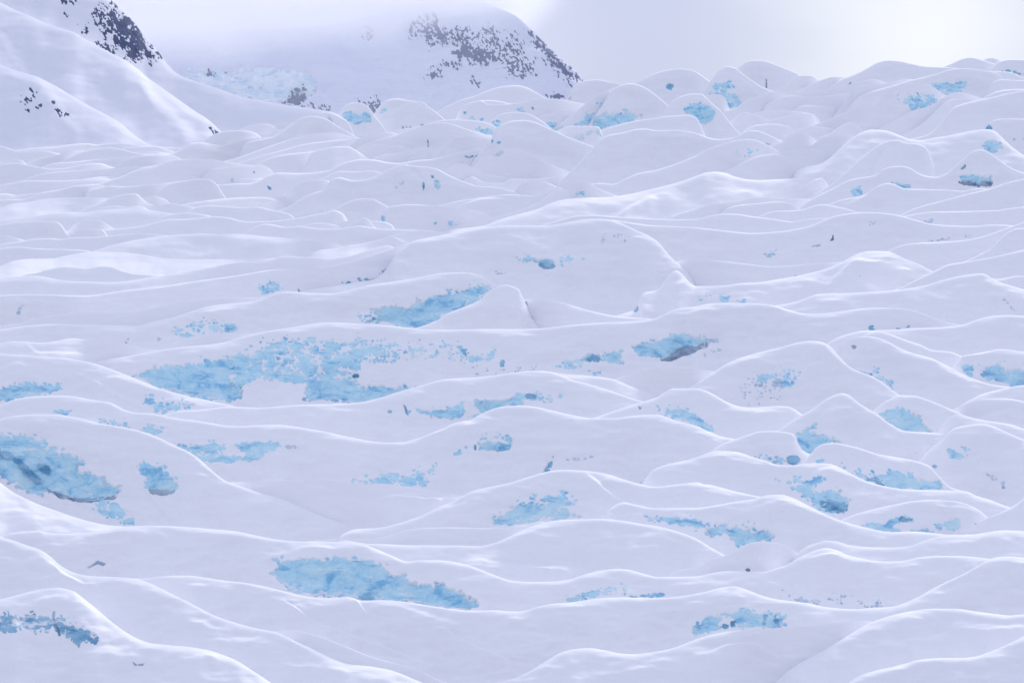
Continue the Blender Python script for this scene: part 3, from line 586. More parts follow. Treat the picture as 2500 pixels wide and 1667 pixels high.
P('r69', 'B3 1900,330 1935,295 1925,320', 'dirt_and_shade', sp=3, name='crevice')
R('r68', 'B3 720,572 830,520 920,475 1020,400 1100,330 1200,240 1300,165 1380,130 1440,122 1500,142 1580,150',
  'narrow snow rib curving up from the left below the swept crest at right', r=14, th=50)
F('r68', 'B3 1235,380 1290,290 1360,200 1420,180 1500,158', 8, 10, 70)
R('r67', 'B3 780,318 880,298 960,252 1010,205 1060,155 1110,115 1180,72 1260,50 1350,55 1420,75 1480,100 1540,120 1620,125 1700,110 1800,95 1900,75 2000,55 2080,47 2130,55 2190,100 2230,140 2300,200 2352,235',
  'great swept snow crest at right with an oval blue ice window near its far end', 'serac', 'serac', r=40, th=54, rim=5)
P('r67', 'B3 2040,160 2070,135 2130,125 2180,140 2198,175 2160,190 2140,215 2100,215 2070,200', sp=4, deep=12, label='oval ice window')
R('r66', 'B3 165,368 280,310 400,255 490,230 570,225 620,238 680,268 750,295 830,304 900,292',
  'rounded snow knob beside a bright hollow, left of the great swept crest', r=16, th=56)
R('r65', 'B3 -120,650 0,615 100,585 200,575 300,565 400,540 490,534 580,540 680,545 800,546 880,552',
  'long shallow snow fold below the rounded knob, right of centre', r=10, th=52)
R('r64', 'B2 920,762 1110,740 1250,690 1400,648 1500,622 1600,578 1700,550 1850,538 2000,535 2150,515 2352,470 N 1650,447 B3 0,382 70,357 150,352 210,362 280,388 370,408 470,412 600,405 700,402 850,400',
  'bright sweeping snow bank that climbs rightward behind the central dome', r=50, th=50, rim=6)
F('r64', 'B3 670,545 780,470 900,400 1010,350 1110,322', 8, 8, 70)
F('r64', 'B2 2090,660 2200,600 2352,525', 10, 9, 80)
R('r102', 'B3 560,232 620,215 700,195 800,185 880,192 925,215 950,245',
  'tiny snow lip at the back of the bright hollow at right', r=14, th=40)
R('r103', 'B3 860,140 900,115 960,100 1060,92 1150,97', None, r=10, th=45)
R('r94', 'B2 1880,440 1950,434 2050,440 2130,402 2250,357 2352,340 N 1650,400 B3 0,234 80,190 180,155 280,128 350,117 420,122 480,145 540,175 610,215',
  'snow hump with a faint speckle of blue ice, right of the big pale slab', 'serac', 'serac', r=16, th=58)
P('r94', 'B3 275,245 310,215 380,203 440,215 435,235 350,235', sp=12, cap=1, ns=6)
R('r92', 'B2 1640,455 1720,372 1790,303 1850,235 1910,170 1950,122 2020,88 2120,70 2220,45 2280,43 2352,55 N 1650,318 B3 0,75 60,98 150,118 250,110 320,82 380,55 440,58 520,88 600,125',
  'large pale slab sided dome below the blue capped seracs, left edge a diagonal', r=14, th=60)
P('r92', 'B3 500,148 530,150 520,158', 'faint', sp=3)
R('r99', 'A3 500,1062 600,1030 650,995 700,965 760,957 800,968 840,992',
  'small snow knuckle in the cluster right of the pale slab-sided dome', r=9, th=55)
R('r98', 'A3 800,988 850,987 900,980 980,945 1040,905 1100,877 1150,890 1180,920 1225,948',
  'small pointed snow hummock behind the great swept crest', r=9, th=56)
R('r97', 'A3 610,998 700,940 760,915 860,908 940,918 1010,938',
  'flat little snow cap tucked left of the small pointed hummock', r=8, th=56)
R('r95', 'A3 330,952 380,915 450,895 550,890 640,900 700,915 750,945',
  'gently arched snow hummock under the flat snow blocks at upper right', r=8, th=56)
R('r96', 'A3 480,895 560,855 650,835 750,820 830,817 852,850 865,895',
  'flat-topped snow block with a squared right end at upper right', r=7, th=62)
R('r100', 'A3 215,895 290,840 350,808 420,822 500,850 545,872',
  'low rounded snow block left of the squared flat-topped one', r=8, th=56)
R('r101', 'A3 360,830 480,798 640,797 760,805 800,812', None, r=8, th=45)
R('r93', 'A2 1930,945 2050,905 2200,870 2352,848 N 1620,285 1680,280', None, r=10, th=50)
R('r70', 'A3 1460,975 1510,945 1550,930 1590,910 1640,870 1700,815 1750,770 1800,725 1860,710 1950,718 2020,722',
  'narrow snow rib rising between two bigger slopes at upper right', r=10, th=52)
R('r72', 'A3 2070,935 2095,890 2150,860 2230,853 2352,855',
  'small snow ledge at the right edge with crumbs of blue ice at its left end', 'serac', 'serac', r=8, th=58)
P('r72', 'A3 2080,925 2090,905 2120,905 2125,930', 'deep', sp=4, cap=5)
P('r72', 'A3 2265,1000 2290,995 2280,1015', 'faint', sp=4)
P('r72', 'A3 2340,985 2352,990 2352,1010', 'faint', sp=4)
R('r71', 'A3 1530,1000 1600,985 1650,970 1720,925 1780,850 1830,785 1900,750 2000,725 2100,705 2200,680 2300,660 2352,650',
  'broad bare snow slope at the upper right edge with a steep left shoulder', r=16, th=54)
R('r73', 'A3 1320,920 1450,850 1540,800 1650,770 1720,740 1800,685 1880,665 1950,675 2040,705',
  'plain snow slope in front of the two mottled blue seracs at upper right', r=12, th=54)
R('r74', 'A3 830,905 950,855 1080,800 1150,765 1220,750 1290,752 1330,705 1390,645 1470,610 1560,597 1640,602 1700,625 1760,668 1820,705',
  'front one of two mottled blue seracs at upper right, its ice broken into flakes', 'serac', 'serac', r=10, th=62)
P('r74', 'A3 1450,710 1500,690 1540,690 1640,665 1700,680 1720,720 1700,745 1640,770 1560,795 1520,770 1480,740', sp=10, cap=6, ns=7)
R('r83', 'A3 2060,705 2150,660 2230,645 2352,640', None, r=8, th=50)
R('r75', 'A3 1080,805 1110,750 1160,700 1250,660 1400,620 1550,575 1700,540 1820,502 1900,492 2000,498 2100,515 2170,530 2198,560 2212,620 2240,660',
  'rear one of two mottled blue seracs at upper right, ice in a triangular wedge', 'serac', 'serac', r=9, th=62)
P('r75', 'A3 1690,610 1760,600 1850,595 1945,590 1940,620 1900,665 1800,690 1750,650', sp=8, cap=8, ns=7)
R('r82', 'A3 2125,512 2180,514 2250,518 2315,545', None, r=7, th=50)
R('r82b', 'A3 2185,572 2250,575 2352,579', None, r=7, th=50)
R('r82c', 'A3 2295,625 2310,605 2352,592', None, r=7, th=58)
R('r76', 'A3 1040,770 1090,670 1130,630 1190,610 1300,605 1360,600 1450,580 1520,565',
  'snow shoulder with rounded left end under the right-hand skyline', r=9, th=56)
R('r90', 'A3 50,700 80,685 120,677 180,680 215,710 225,760 240,800',
  'little snow dome standing before the skyline serac with dribbled blue ice', r=7, th=62)
R('r91', 'N 1600,312 1640,248 1665,235 1690,229 1715,230 A3 70,700 120,750 170,790 240,880 320,970',
  'bell-shaped serac with a bright cap of clean blue ice, upper right of centre', 'serac', 'serac', r=8, th=62)
P('r91', 'N 1670,262 1688,252 1712,250 A3 60,745 110,780 140,820 110,860 70,885 10,880 N 1690,290 1675,275', sp=4, cap=60, deep=10)
P('r91', 'N 1632,300 1645,283 1665,280 1690,292 1702,304 1690,310 1650,310', sp=4, deep=10)
R('r89', 'A3 460,815 500,755 560,720 650,698 800,695 950,685 1110,662',
  'long level snow bench under the skyline at upper right', r=9, th=54)
R('r89b', 'A3 700,790 750,760 800,755 900,765 1000,775', None, r=8, th=46)
R('r87', 'A3 190,800 280,780 330,740 400,705 500,672 560,662 620,678 720,685',
  'rounded snow bump right of the serac with dribbled blue ice', r=9, th=56)
R('r88', 'A3 540,655 600,661 800,662 950,642 1100,608 1200,582 1280,572 1370,600',
  'low snow swell just under the skyline hump at upper right', r=8, th=54)
R('r86', 'A3 50,665 90,600 130,545 180,495 230,477 280,490 330,530 400,580 480,630 570,662',
  'upright serac on the skyline with blue ice dribbling down its face', 'serac', 'serac', r=8, th=64)
P('r86', 'A3 70,690 100,660 130,600 190,565 240,590 260,640 300,690 320,740 290,770 235,775 200,720 130,690', sp=11, cap=5, ns=7)
R('r84', 'A3 275,530 300,490 330,463 370,440 430,433 500,440 560,462 640,495 700,520 742,540 760,590 770,660',
  'skyline snow block with a thin black vertical crack', 'serac', 'serac', r=8, th=66)
P('r84', 'A3 498,585 502,565 507,590 509,620 503,632 497,620', 'dirt_and_shade', sp=1, name='crevice', deep=6, label='thin black vertical crack')
R('r78', 'A3 760,635 850,595 920,570 980,555 1050,556',
  'small skyline snow hump in the gap right of the cracked block', r=8, th=54)
R('r85', 'A3 735,548 810,545 880,583',
  'tiny snow wedge on the skyline touching the cracked block', r=7, th=54)
R('r77', 'A3 985,605 1050,568 1150,530 1230,490 1300,450 1380,433 1450,437 1550,460 1650,480 1750,483 1870,490',
  'smooth rounded snow hump on the skyline left of the white glow', r=14, th=58)
P('r77', 'A3 1090,600 1110,595 1100,606', 'deep', sp=2)
P('r77', 'A3 1150,582 1185,570 1170,585', 'faint', sp=3)
R('r81', 'A3 2095,515 2140,470 2200,435 2270,427 2352,430',
  'rounded skyline snow block at the upper right edge with a blue foot', 'serac', 'serac', r=8, th=62)
P('r81', 'A3 2180,515 2240,500 2352,530 2352,540 2280,520', 'deep', sp=5, cap=3)
R('r79', 'A3 1760,488 1850,450 1920,420 1970,413 2030,425 2100,448 2170,465',
  'skyline snow hump directly under the white glow', r=10, th=58)
R('r80', 'A3 2045,442 2075,427 2110,418 2150,425 2195,447',
  'tiny rounded snow tip on the far skyline at upper right', r=7, th=58)
# centre and left of the upper glacier
R('r138', 'B2 840,775 960,735 1080,700 1220,675 1350,637 1450,600 1530,560 1600,505 1660,460', None, r=14, th=40)
R('r139', 'B2 -40,910 60,903 200,890 350,860 480,820 560,790 650,772 760,775 850,785 950,795',
  'bright sweeping drift where the long left ridge meets the central dome', r=36, th=18, flat=1)
F('r139', 'B2 60,860 150,855 250,830 420,812 560,780', 8, 8, 50)
F('r139', 'B2 470,840 540,860 600,872', 6, 6, 40)
R('r134', 'B2 378,680 390,640 410,618 470,595 600,585 700,590 850,603 950,610 1100,640',
  'flat topped snow block above the central dome, bright blue edge at left end', 'serac', 'serac', r=8, th=62)
P('r134', 'B2 388,665 412,668 415,730 395,735', sp=3, label='bright blue ice edge')
P('r134', 'B2 860,705 900,688 935,690 925,720 870,738', sp=6, cap=8)
P('r134', 'B2 768,722 780,705 850,682 845,700 790,712', 'ice', sp=7, cap=2)
R('r131', 'B2 770,605 880,572 1000,550 1150,530 1300,515 1450,522 1550,510 1620,480 1680,440 1740,422 1830,420 1880,435 1940,470 2000,495 2080,525',
  'snow ridge with one round hump holding a tiny blue speckle, above the central dome', 'serac', 'serac', r=14, th=56)
P('r131', 'B2 1790,510 1810,498 1840,495 1840,520 1810,520', sp=6, cap=4)
F('r131', 'B2 910,615 1000,585 1100,557 1200,550 1310,556', 8, 7, 50)
R('r130', 'B2 1280,530 1350,470 1420,425 1490,410 1550,420 1600,440 1670,470',
  'plain snow mound left of the hump with the tiny blue speckle', r=10, th=54)
R('r135', 'B2 -60,655 0,640 80,600 180,555 260,543 330,548 390,580 450,610',
  'round snow hummock left of the block with the bright blue edge', r=12, th=56)
R('r136', 'B2 120,755 160,730 210,700 250,678 290,692 330,740',
  'smallest snow bump at the foot of the round hummock', r=8, th=56)
R('r136b', 'B2 -30,735 130,707 250,703 390,706', None, r=8, th=45)
R('r137', 'B1 1720,810 1830,750 1900,725 1960,730 2040,748 2150,742 2250,755 2352,762 B2 120,755 230,738 330,755 420,762 500,765 640,770 750,772',
  'snow ridge with a soft peak at its left, left of the central dome', r=12, th=54)
R('r137b', 'B1 2160,745 2200,728 2270,718 2352,722 B2 60,735', None, r=8, th=48)
R('r129', 'B1 1960,640 2060,605 2150,550 2250,502 2330,475 B2 0,437 30,408 80,390 130,402 180,414 250,410 330,390 420,345 500,310 560,298 620,310 700,315 780,330 850,365 930,405 1000,430 1080,455 1180,460 1250,470 1330,490',
  'wide hump-backed snow ridge above centre with two narrow upright blue slits', 'serac', 'serac', r=12, th=58)
P('r129', 'B2 682,422 695,425 698,460 688,480 682,470', 'deep', sp=2, name='crevice')
P('r129', 'B2 760,400 785,400 805,440 805,470 790,478 768,460', sp=5, deep=12)
P('r129', 'B2 742,375 762,375 758,392 745,390', 'deep', sp=2)
P('r129', 'B2 450,445 480,425 520,432 510,450 470,458', 'ice', sp=12, cap=-2, ns=6)
F('r129', 'B2 580,305 640,345 700,420', -5, 7, 40)
R('r132', 'B2 960,415 1000,395 1040,385 1120,425 1250,430 1330,400 1450,402 1600,390 1720,372', None, r=10, th=45)
R('r126b', 'B2 -60,405 30,365 100,345 200,352 310,343 370,355 420,380', None, r=9, th=45)
R('r127', 'B1 1545,445 1700,436 1800,434 1870,410 1950,370 2010,357 2100,362 2220,360 2300,352 B2 0,345 80,305 160,275 240,262 330,265 420,282 500,290 580,280 650,268 760,260 850,232 950,210 1050,185 1100,180 1130,200',
  'long wavy snow ridge left of centre with three dark little cracks at its right end', 'serac', 'serac', r=11, th=58)
P('r127', 'B2 988,240 1075,240 1010,252', 'deep', sp=4)
P('r127', 'B2 1025,298 1060,280 1090,265 1070,290', 'deep', sp=3)
P('r127', 'B2 950,290 970,278 980,295 955,298', sp=4)
P('r127', 'B1 1918,450 1930,455 1945,470 1930,478', 'deep', sp=2)
P('r127', 'B2 910,360 955,365 930,370', 'faint', sp=4)
R('r128b', 'B1 2040,515 2110,455 2180,422 2260,410 2352,412 B2 20,425', None, r=9, th=50)
R('r23b', 'B2 845,345 880,310 930,296 980,300 1060,330 1120,362 1250,385 1350,400', 
  'faint low snow mound under the chip of turquoise ice above centre', r=10, th=52)
P('r23b', 'B2 1265,290 1275,285 1278,298 1268,302', 'faint', sp=2)
R('r121', 'B2 1060,300 1120,245 1170,245 1230,200 1270,193 1330,190 1400,200 1500,250 1600,300 1760,360',
  'pale snow slab above centre with a chip of turquoise ice on its left tip', 'serac', 'serac', r=9, th=56)
P('r121', 'B2 1150,212 1195,205 1200,180 1240,185 1265,205 1230,235 1190,228', 'farice', sp=4, name='ice_chip', label='turquoise ice chip')
R('r120', 'A2 1100,1090 1150,1035 1180,985 1200,935 1260,890 1330,868 1420,863 1480,875 1540,900 1620,935 1700,975 1800,1015 1930,1060',
  'steep-sided pale snow dome at upper centre sloping away to the right', r=9, th=60)
P('r120', 'B2 1175,128 1188,125 1188,148 1176,146', 'deep', sp=2)
P('r120', 'B2 1225,148 1250,175 1270,185 1245,172', 'deep', sp=5, cap=2)
R('r124', 'B2 780,215 840,170 880,125 940,100 1010,95 1080,105 1200,118',
  'smooth snow mound pressed against the left of the steep-sided pale dome', r=9, th=56)
R('r125', 'B2 305,268 400,230 520,215 600,190 680,172 740,180 800,215 835,245',
  'snow mound directly below the thin dark post-like slit', r=9, th=55)
R('r125b', 'B2 640,232 700,228 770,226 830,238', None, r=12, th=35)
R('r126', 'B2 -50,192 70,170 140,168 200,195 260,235 325,270',
  'plain rounded snow mound left of the thin dark slit', r=9, th=56)
R('r123', 'A2 210,1070 260,1035 320,1015 450,985 550,950 640,915 720,890 800,880 880,888 960,915 1050,945 1150,972 1210,985',
  'wide snow hump at upper centre holding a thin dark upright slit', 'serac', 'serac', r=9, th=58)
P('r123', 'B2 714,128 718,118 724,130 724,165 716,170 718,150', 'deep', sp=1, name='crevice', label='thin dark upright slit')
R('r123b', 'B2 215,190 260,170 330,158 420,160 500,165 560,180 610,200', None, r=8, th=48)
R('r128', 'A2 -40,1015 70,1005 150,992 300,965 420,948 560,925 710,897',
  'thin snow fold under the serac row at upper centre', r=8, th=52)
R('r128c', 'A2 130,1060 170,1035 220,1000 330,962 430,950 480,957 535,985', None, r=7, th=50)
R('r119', 'A2 1150,900 1190,850 1260,815 1350,805 1420,812 1480,835 1540,872',
  'arched pale serac with faint blue ice at its left, behind the steep-sided dome', 'serac', 'serac', r=7, th=62)
P('r119', 'A2 1195,935 1205,890 1240,870 1270,870 1230,905', sp=8, cap=4)
R('r122', 'A2 720,890 800,865 900,860 980,862 1080,870 1130,880 1170,895',
  'pale broken snow bench at upper centre with a wash of blue ice', 'serac', 'serac', r=7, th=60)
P('r122', 'A2 1050,920 1110,915 1180,930 1190,965 1130,955 1060,940', sp=8, cap=5)
R('r117c', 'A2 1630,950 1700,915 1780,905 1880,908 1940,905 1962,930 1975,985',
  'small rounded serac with washed-out blue ice under the large blue slab', 'serac', 'serac', r=7, th=62)
P('r117c', 'A2 1770,985 1830,960 1900,930 1955,925 1960,965 1880,960 1820,1000', 'farice', sp=10, cap=4)
R('r117', 'A2 1850,935 1890,870 1930,815 1985,735 2030,660 2080,622 2170,600 2230,610 2352,680 N 1622,250 1650,275',
  'domed serac with a large pale blue slab across its foot, upper centre right', 'serac', 'serac', r=8, th=64)
P('r117', 'A2 1890,890 1930,840 2020,810 2080,795 2200,810 2260,825 2240,850 2150,875 2060,900 1970,930 1900,910', sp=7, cap=40, ns=8, deep=12)
R('r117b', 'A2 1600,950 1680,880 1750,830 1830,762 1900,705 1980,660 2060,630 2130,612',
  'slanting serac flank with smeared blue ice left of the large blue slab', 'serac', 'serac', r=8, th=60)
P('r117b', 'A2 1770,890 1830,850 1880,810 1920,775 1990,740 1970,775 1920,810 1890,880 1840,910 1780,905', sp=10, cap=5, ns=7)
P('r117b', 'A2 1630,930 1690,905 1660,930', sp=4)
R('r115b', 'A2 1470,860 1490,842 1600,815 1750,787 1850,765',
  'low snow bench with a blue base in the gap left of the smeared ice flank', 'serac', 'serac', r=8, th=54)
P('r115b', 'A2 1560,895 1600,875 1640,880 1620,908 1570,908', sp=5)
R('r115', 'A2 915,870 930,830 960,780 1000,745 1060,728 1150,720 1250,730 1310,745 1400,735 1480,710 1560,708 1650,712 1750,730 1860,750',
  'wide flat serac at upper centre with a curved ribbon of blue ice along its foot', 'serac', 'serac', r=8, th=60)
P('r115', 'A2 1160,870 1200,840 1300,800 1390,765 1405,800 1350,805 1260,815 1190,850 1165,880', sp=4)
P('r115', 'A2 1015,850 1060,840 1115,855 1100,868 1040,862', sp=6, cap=3)
P('r115', 'A2 970,805 1000,800 985,822', 'deep', sp=2)
P('r115', 'A2 1460,770 1475,765 1475,785', 'deep', sp=3)
F('r115', 'A2 1090,722 1160,760 1250,762 1320,752', 6, 6, 40)
R('r116', 'A2 1700,745 1718,710 1732,680 1770,620 1820,587 1940,573 2030,590 2130,610',
  'pale snow block with faint blue left corner at the end of the rocky spur', 'serac', 'serac', r=7, th=64)
P('r116', 'A2 1718,715 1735,680 1755,690 1750,720', 'farice', sp=5)
R('r118', 'N 1535,210 1552,202 1575,190 1594,181 1630,171 1658,168 1690,172 1722,191 1740,205',
  'rounded skyline snow hump with one small blue ice spot', 'serac', 'serac', r=8, th=60)
P('r118', 'N 1625,206 1634,202 1645,208 1638,219 1628,216', 'deep', sp=3)
R('r110', 'A2 760,815 850,765 950,720 1050,690 1150,650 1250,622 1350,612 1420,625 1480,655 1540,690 1590,712',
  'smooth snow hill at upper centre in front of the rocky mountain', r=9, th=58)
R('r111', 'A2 315,850 350,790 390,745 440,715 500,707 560,718 620,728 680,732 720,765 770,800 830,850',
  'humped snow dome right of the round blue-footed serac', 'serac', 'serac', r=8, th=60)
P('r111', 'A2 385,795 420,780 430,800 400,810', sp=6, cap=1)
P('r111', 'A2 530,918 570,908 690,898 600,915', 'deep', sp=5, cap=3)
F('r111', 'A2 430,860 500,780 600,745 680,770 760,830', 5, 7, 50)
R('r112', 'A2 78,850 100,780 140,748 200,737 250,740 290,765 320,800 345,845',
  'round snow-capped serac with a wide blue foot, far left of the upper row', 'serac', 'serac', r=7, th=66)
P('r112', 'A2 88,840 150,812 230,805 280,800 320,840 300,870 220,885 110,880', sp=6, cap=20)
R('r113', 'A1 2270,830 2320,805 A2 0,803 40,815 85,835',
  'small snow knob with a blue side at the tip of the long white spur', 'serac', 'serac', r=7, th=60)
P('r113', 'A2 0,830 30,840 35,868 0,868', 'farice', sp=4)
R('r114', 'A1 1815,1010 1950,985 2040,935 2110,880 2160,845 2230,832 2290,838 2352,858 A2 60,900 130,940 210,985',
  'pointed snow hill below the round blue-footed serac', r=10, th=58)
# left side, below the mountain
R('s42', 'C1 -40,236 0,232 150,218 250,215 330,225 420,245 600,258 800,262 900,255 1000,240 1150,215 1300,190 1500,155 1700,120 1900,108 2050,93 2200,95 2352,95 C2 0,95 150,75 280,35 420,-5',
  'long ridge under the widest bright snowfield at left, running right into the central dome', loc=0.8, r=20, th=56)
F('s42', 'C1 1950,95 2080,75 2200,62 2352,48', 6, 7, 40)
R('s42b', 'C1 100,235 200,205 250,198 330,175 400,158 470,148 560,152 640,160 700,150 750,146 810,152 900,185 1000,203 1180,207',
  'shallow double snow drift inside the bright snowfield at left', r=16, th=48)
R('s41', 'C1 -20,155 0,148 100,108 200,95 380,92 480,70 620,47 700,42 850,45 1000,62 1200,93 1350,97 1500,98 1700,100 1850,95 2000,90 2100,85',
  'widest flat bright snowfield shelf at the left edge', r=60, th=13, flat=1, loc=0.8)
R('s39', 'B1 640,935 680,918 800,880 950,845 1150,815 1350,800 1500,795 1700,798 1900,815 2100,832 2352,855 B2 60,870 120,890',
  'large smooth snow swell at left with a broad bright top and grey hollow front', r=70, th=46)
F('s39', 'B1 900,930 1100,890 1300,860 1500,835 1700,815', -10, 20, 60)
R('s40', 'B1 -30,885 0,872 150,850 280,830 370,828 430,835 520,822 700,818 850,805 1000,795 1080,797 1150,805 1330,815',
  'thin long snow ridge at left edge behind the large smooth swell', r=12, th=50)
R('s40b', 'B1 -20,905 60,895 150,890 250,900 400,905 500,908 620,915', 'narrow snow lens at the left edge under the thin long ridge', r=16, th=48)
R('s40c', 'B1 -20,812 40,808 100,820 170,840', None, r=16, th=34)
R('s34', 'B1 -30,738 0,730 150,712 300,706 410,710 440,730 470,775 520,830',
  'flat-topped snow block with a sharp right corner at the left edge', r=14, th=58)
R('s35', 'B1 470,775 560,770 640,762 740,765 765,800 785,830',
  'small squared snow block right of the flat-topped one at left', r=8, th=58)
R('s33', 'B1 500,765 550,712 610,696 680,695 740,710 800,748',
  'low round snow dome in a bright hollow at left', r=18, th=52)
R('s38', 'B1 1040,740 1130,692 1220,655 1350,646 1480,662', 'thin crescent-shaped snow fold above the long left swell', r=8, th=50)
R('s37', 'B1 720,770 900,755 1050,735 1150,705 1230,692 1350,690 1450,680 1550,672 1650,682 1720,702 1800,710 1950,705 2100,690 2250,660 2352,640 B2 40,625',
  'long wavy snow ridge at left centre, its crest brightest in the middle', r=14, th=52)
R('s32', 'B1 -30,694 0,690 150,678 300,658 400,645 500,640 560,645 650,640 740,625 850,618 1000,615 1100,630 1250,655',
  'snow bank at left with a bright shelf and a pocket-shaped hollow', r=22, th=50)
R('s31', 'B1 1010,625 1130,590 1220,577 1300,590 1430,612', 'low pointed snow mound at left centre, leftmost of three small ones', r=9, th=52)
R('s30', 'B1 1330,650 1410,605 1500,592 1620,600 1750,608 1850,605 1950,625 2030,640', 'long low snow mound at left centre right of the pointed one', r=10, th=52)
R('s29', 'B1 1900,575 1930,555 1980,530 2040,525 2100,545 2160,560', 'little snow knob cupped by a bright hollow at left centre', r=9, th=52)
R('s28', 'B1 1290,590 1450,562 1600,545 1750,535 1900,533 1960,545', None, r=12, th=48)
R('s19', 'B1 540,650 650,600 750,560 830,525 900,512 980,508 1010,530 1040,565 1080,580', 'snow hump with a short steep right face, left of the square-shouldered block', r=12, th=52)
R('s19b', 'B1 690,625 770,600 830,596 900,605 1000,600', None, r=10, th=48)
R('s20', 'B1 1060,552 1130,500 1180,460 1230,430 1330,415 1430,402 1500,405 1530,420 1560,445 1605,520', 'square-shouldered snow block at left centre under the mountain spur', r=9, th=62)
R('s18', 'B1 1020,552 1050,530 1090,524 1130,530', None, r=10, th=48)
R('s21', 'B1 690,470 800,452 870,458 1000,450 1150,440 1210,430 1250,425', None, r=8, th=50)
R('s17', 'B1 -30,620 0,610 100,580 200,570 300,550 450,540 600,535 750,540 840,545', 'bright snow swell at the left edge, upper one with a smooth wide crest', r=40, th=20, flat=1)
R('s16b', 'B1 -20,560 80,550 150,552 200,540 300,500 420,480 520,460 620,455 700,448 760,455', 'snow ridge climbing from the left edge toward the large left hump', r=10, th=54)
R('s15', 'B1 420,490 520,455 620,445 700,440 780,415 870,385 950,350 1020,325 1130,305 1200,280 1280,262 1400,260 1520,265 1650,285 1750,300 1880,312', 'large left hump of smooth snow with a wide plain face', r=10, th=56)
P('s15', 'B1 950,415 985,398 995,405 965,418', 'farice', sp=4, cap=-1)
R('s23', 'B1 1430,412 1490,355 1540,328 1620,322 1700,318 1790,318 1860,300', 'rounded snow shoulder on the right side of the large left hump', r=9, th=54)
P('s23', 'B1 1660,395 1672,400 1670,430 1662,428', 'farice', sp=3)
P('s23', 'B1 1818,345 1826,345 1826,357 1818,357', 'deep', sp=1)
R('s22b', 'B1 1670,440 1700,415 1770,400 1880,398', None, r=8, th=50)
R('s16', 'B1 -30,515 0,510 60,508 110,518 200,510 330,495 430,470 560,430 650,410 760,400 830,425', None, r=9, th=52)
R('s14', 'B1 -30,460 0,448 100,430 200,415 400,415 550,410 650,395 750,385 830,392', 'slim snow ridge at the left edge below a dark lavender slope', r=9, th=54)
R('s13', 'B1 130,430 200,395 300,365 450,348 600,340 750,335 850,322 1000,315 1150,302 1200,290', 'snow ridge arching up from the left toward the large left hump', r=9, th=54)
R('s10b', 'B1 -30,302 0,299 60,291 130,290 200,303 300,322 370,332 450,328 550,310 640,293 720,290 770,306 830,325', 'double-rolled snow swell at the left edge, second row from the mountain', r=9, th=54)
R('s12', 'B1 790,330 870,282 950,252 1050,240 1150,235 1230,232', 'snow fold linking the left rolls to the conical hill', r=8, th=52)
R('s11', 'B1 280,330 320,310 380,290 500,282 600,272 700,262 850,250 1000,238 1100,232', None, r=8, th=50)
R('s5', 'B1 980,232 1100,222 1200,226 1260,210 1320,175 1380,145 1440,140 1500,150 1590,162 1640,150 1720,130 1820,115 1900,105 1980,80 2050,35 2110,-5', 'snow ridge with a conical hill at the foot of the mountain spur', r=11, th=54)
P('s5', 'B1 1575,150 1595,143 1602,150 1580,156', sp=3)
R('s25c', 'B1 1840,312 1900,270 2000,235 2150,215 2250,205 2352,183 B2 60,170', 'third of three parallel slanting snow folds left of centre, lowest one', r=8, th=52)
R('s25b', 'B1 1700,292 1850,245 2050,190 2200,150 2352,130 B2 0,128 150,115 200,100', 'middle of three parallel slanting snow folds left of centre', r=8, th=50)
R('s25a', 'B1 1590,282 1750,235 1900,180 2050,130 2200,90 2352,70 B2 0,68 60,70 130,90 180,106', 'uppermost of three parallel slanting snow folds left of centre', r=8, th=50)
R('s3', 'B1 420,285 520,235 600,205 700,183 790,178 870,190 950,210 1040,226', 'low arched snow mound near the foot of the mountain at left', r=9, th=52)
R('s3b', 'B1 160,300 230,270 300,250 380,240 480,212 600,200', None, r=8, th=48)
R('s3c', 'B1 -20,275 20,285 80,268 160,266 180,290', None, r=7, th=48)
R('s4', 'B1 850,192 920,180 1000,170 1100,168 1160,178 1210,195 1265,214', 'slim snow roll between the arched mound and the conical hill', r=8, th=50)
R('s4b', 'B1 950,215 1050,210 1120,208 1200,218', None, r=8, th=52)
R('s2', 'B1 -30,158 0,165 60,182 110,200 200,205 300,202 360,208 440,226', 'small dark snow hump in the corner where mountain and left edge meet', r=10, th=52)
R('s1', 'B1 85,200 250,180 400,170 560,150 640,148 690,157 780,148 880,150 980,160 1100,168 1200,175 1290,180', 'thin bright snow roll along the foot of the left mountain', r=10, th=48)
R('s6', 'A1 1440,1035 1500,985 1560,955 1650,938 1720,937 1800,945 1850,965 1880,990', 'smooth low snow dome at the lower end of the mountain gully', r=8, th=56)
R('s9', 'A1 1850,972 1930,960 1980,940 2030,932 2060,935', None, r=7, th=50)
R('s7', 'A1 1690,942 1780,905 1870,887 1930,890 1965,908', 'small snow arc behind the smooth low dome', r=7, th=50)
R('s8', 'A1 1940,912 1990,885 2060,877 2130,882', 'second small snow arc right of the first, under the long white spur', r=7, th=50)
# the mountains behind (structure)
R('m1', 'A1 -200,380 0,470 60,492 130,515 220,540 300,572 400,620 500,680 600,740 750,820 870,890 950,960 1020,1010 1100,1050 1180,1075',
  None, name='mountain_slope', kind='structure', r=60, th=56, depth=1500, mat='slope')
P('m1', 'A1 150,705 195,702 230,720 205,742 170,725', 'rock', sp=7, cap=5, name='rock_outcrop')
P('m1', 'A1 265,750 300,742 310,765 275,772', 'rock', sp=5, cap=5, name='rock_outcrop')
P('m1', 'A1 158,770 185,770 212,795 195,800', 'rock', sp=5, cap=4, name='rock_outcrop')
P('m1', 'A1 390,785 415,790 440,830 432,842 412,805', 'rock', sp=5, cap=4, name='rock_outcrop')
P('m1', 'A1 470,815 492,820 492,842 480,838', 'rock', sp=5, cap=2, name='rock_outcrop')
P('m1', 'A1 218,640 235,645 245,690 230,670', 'rock', sp=4, cap=1, name='rock_outcrop')
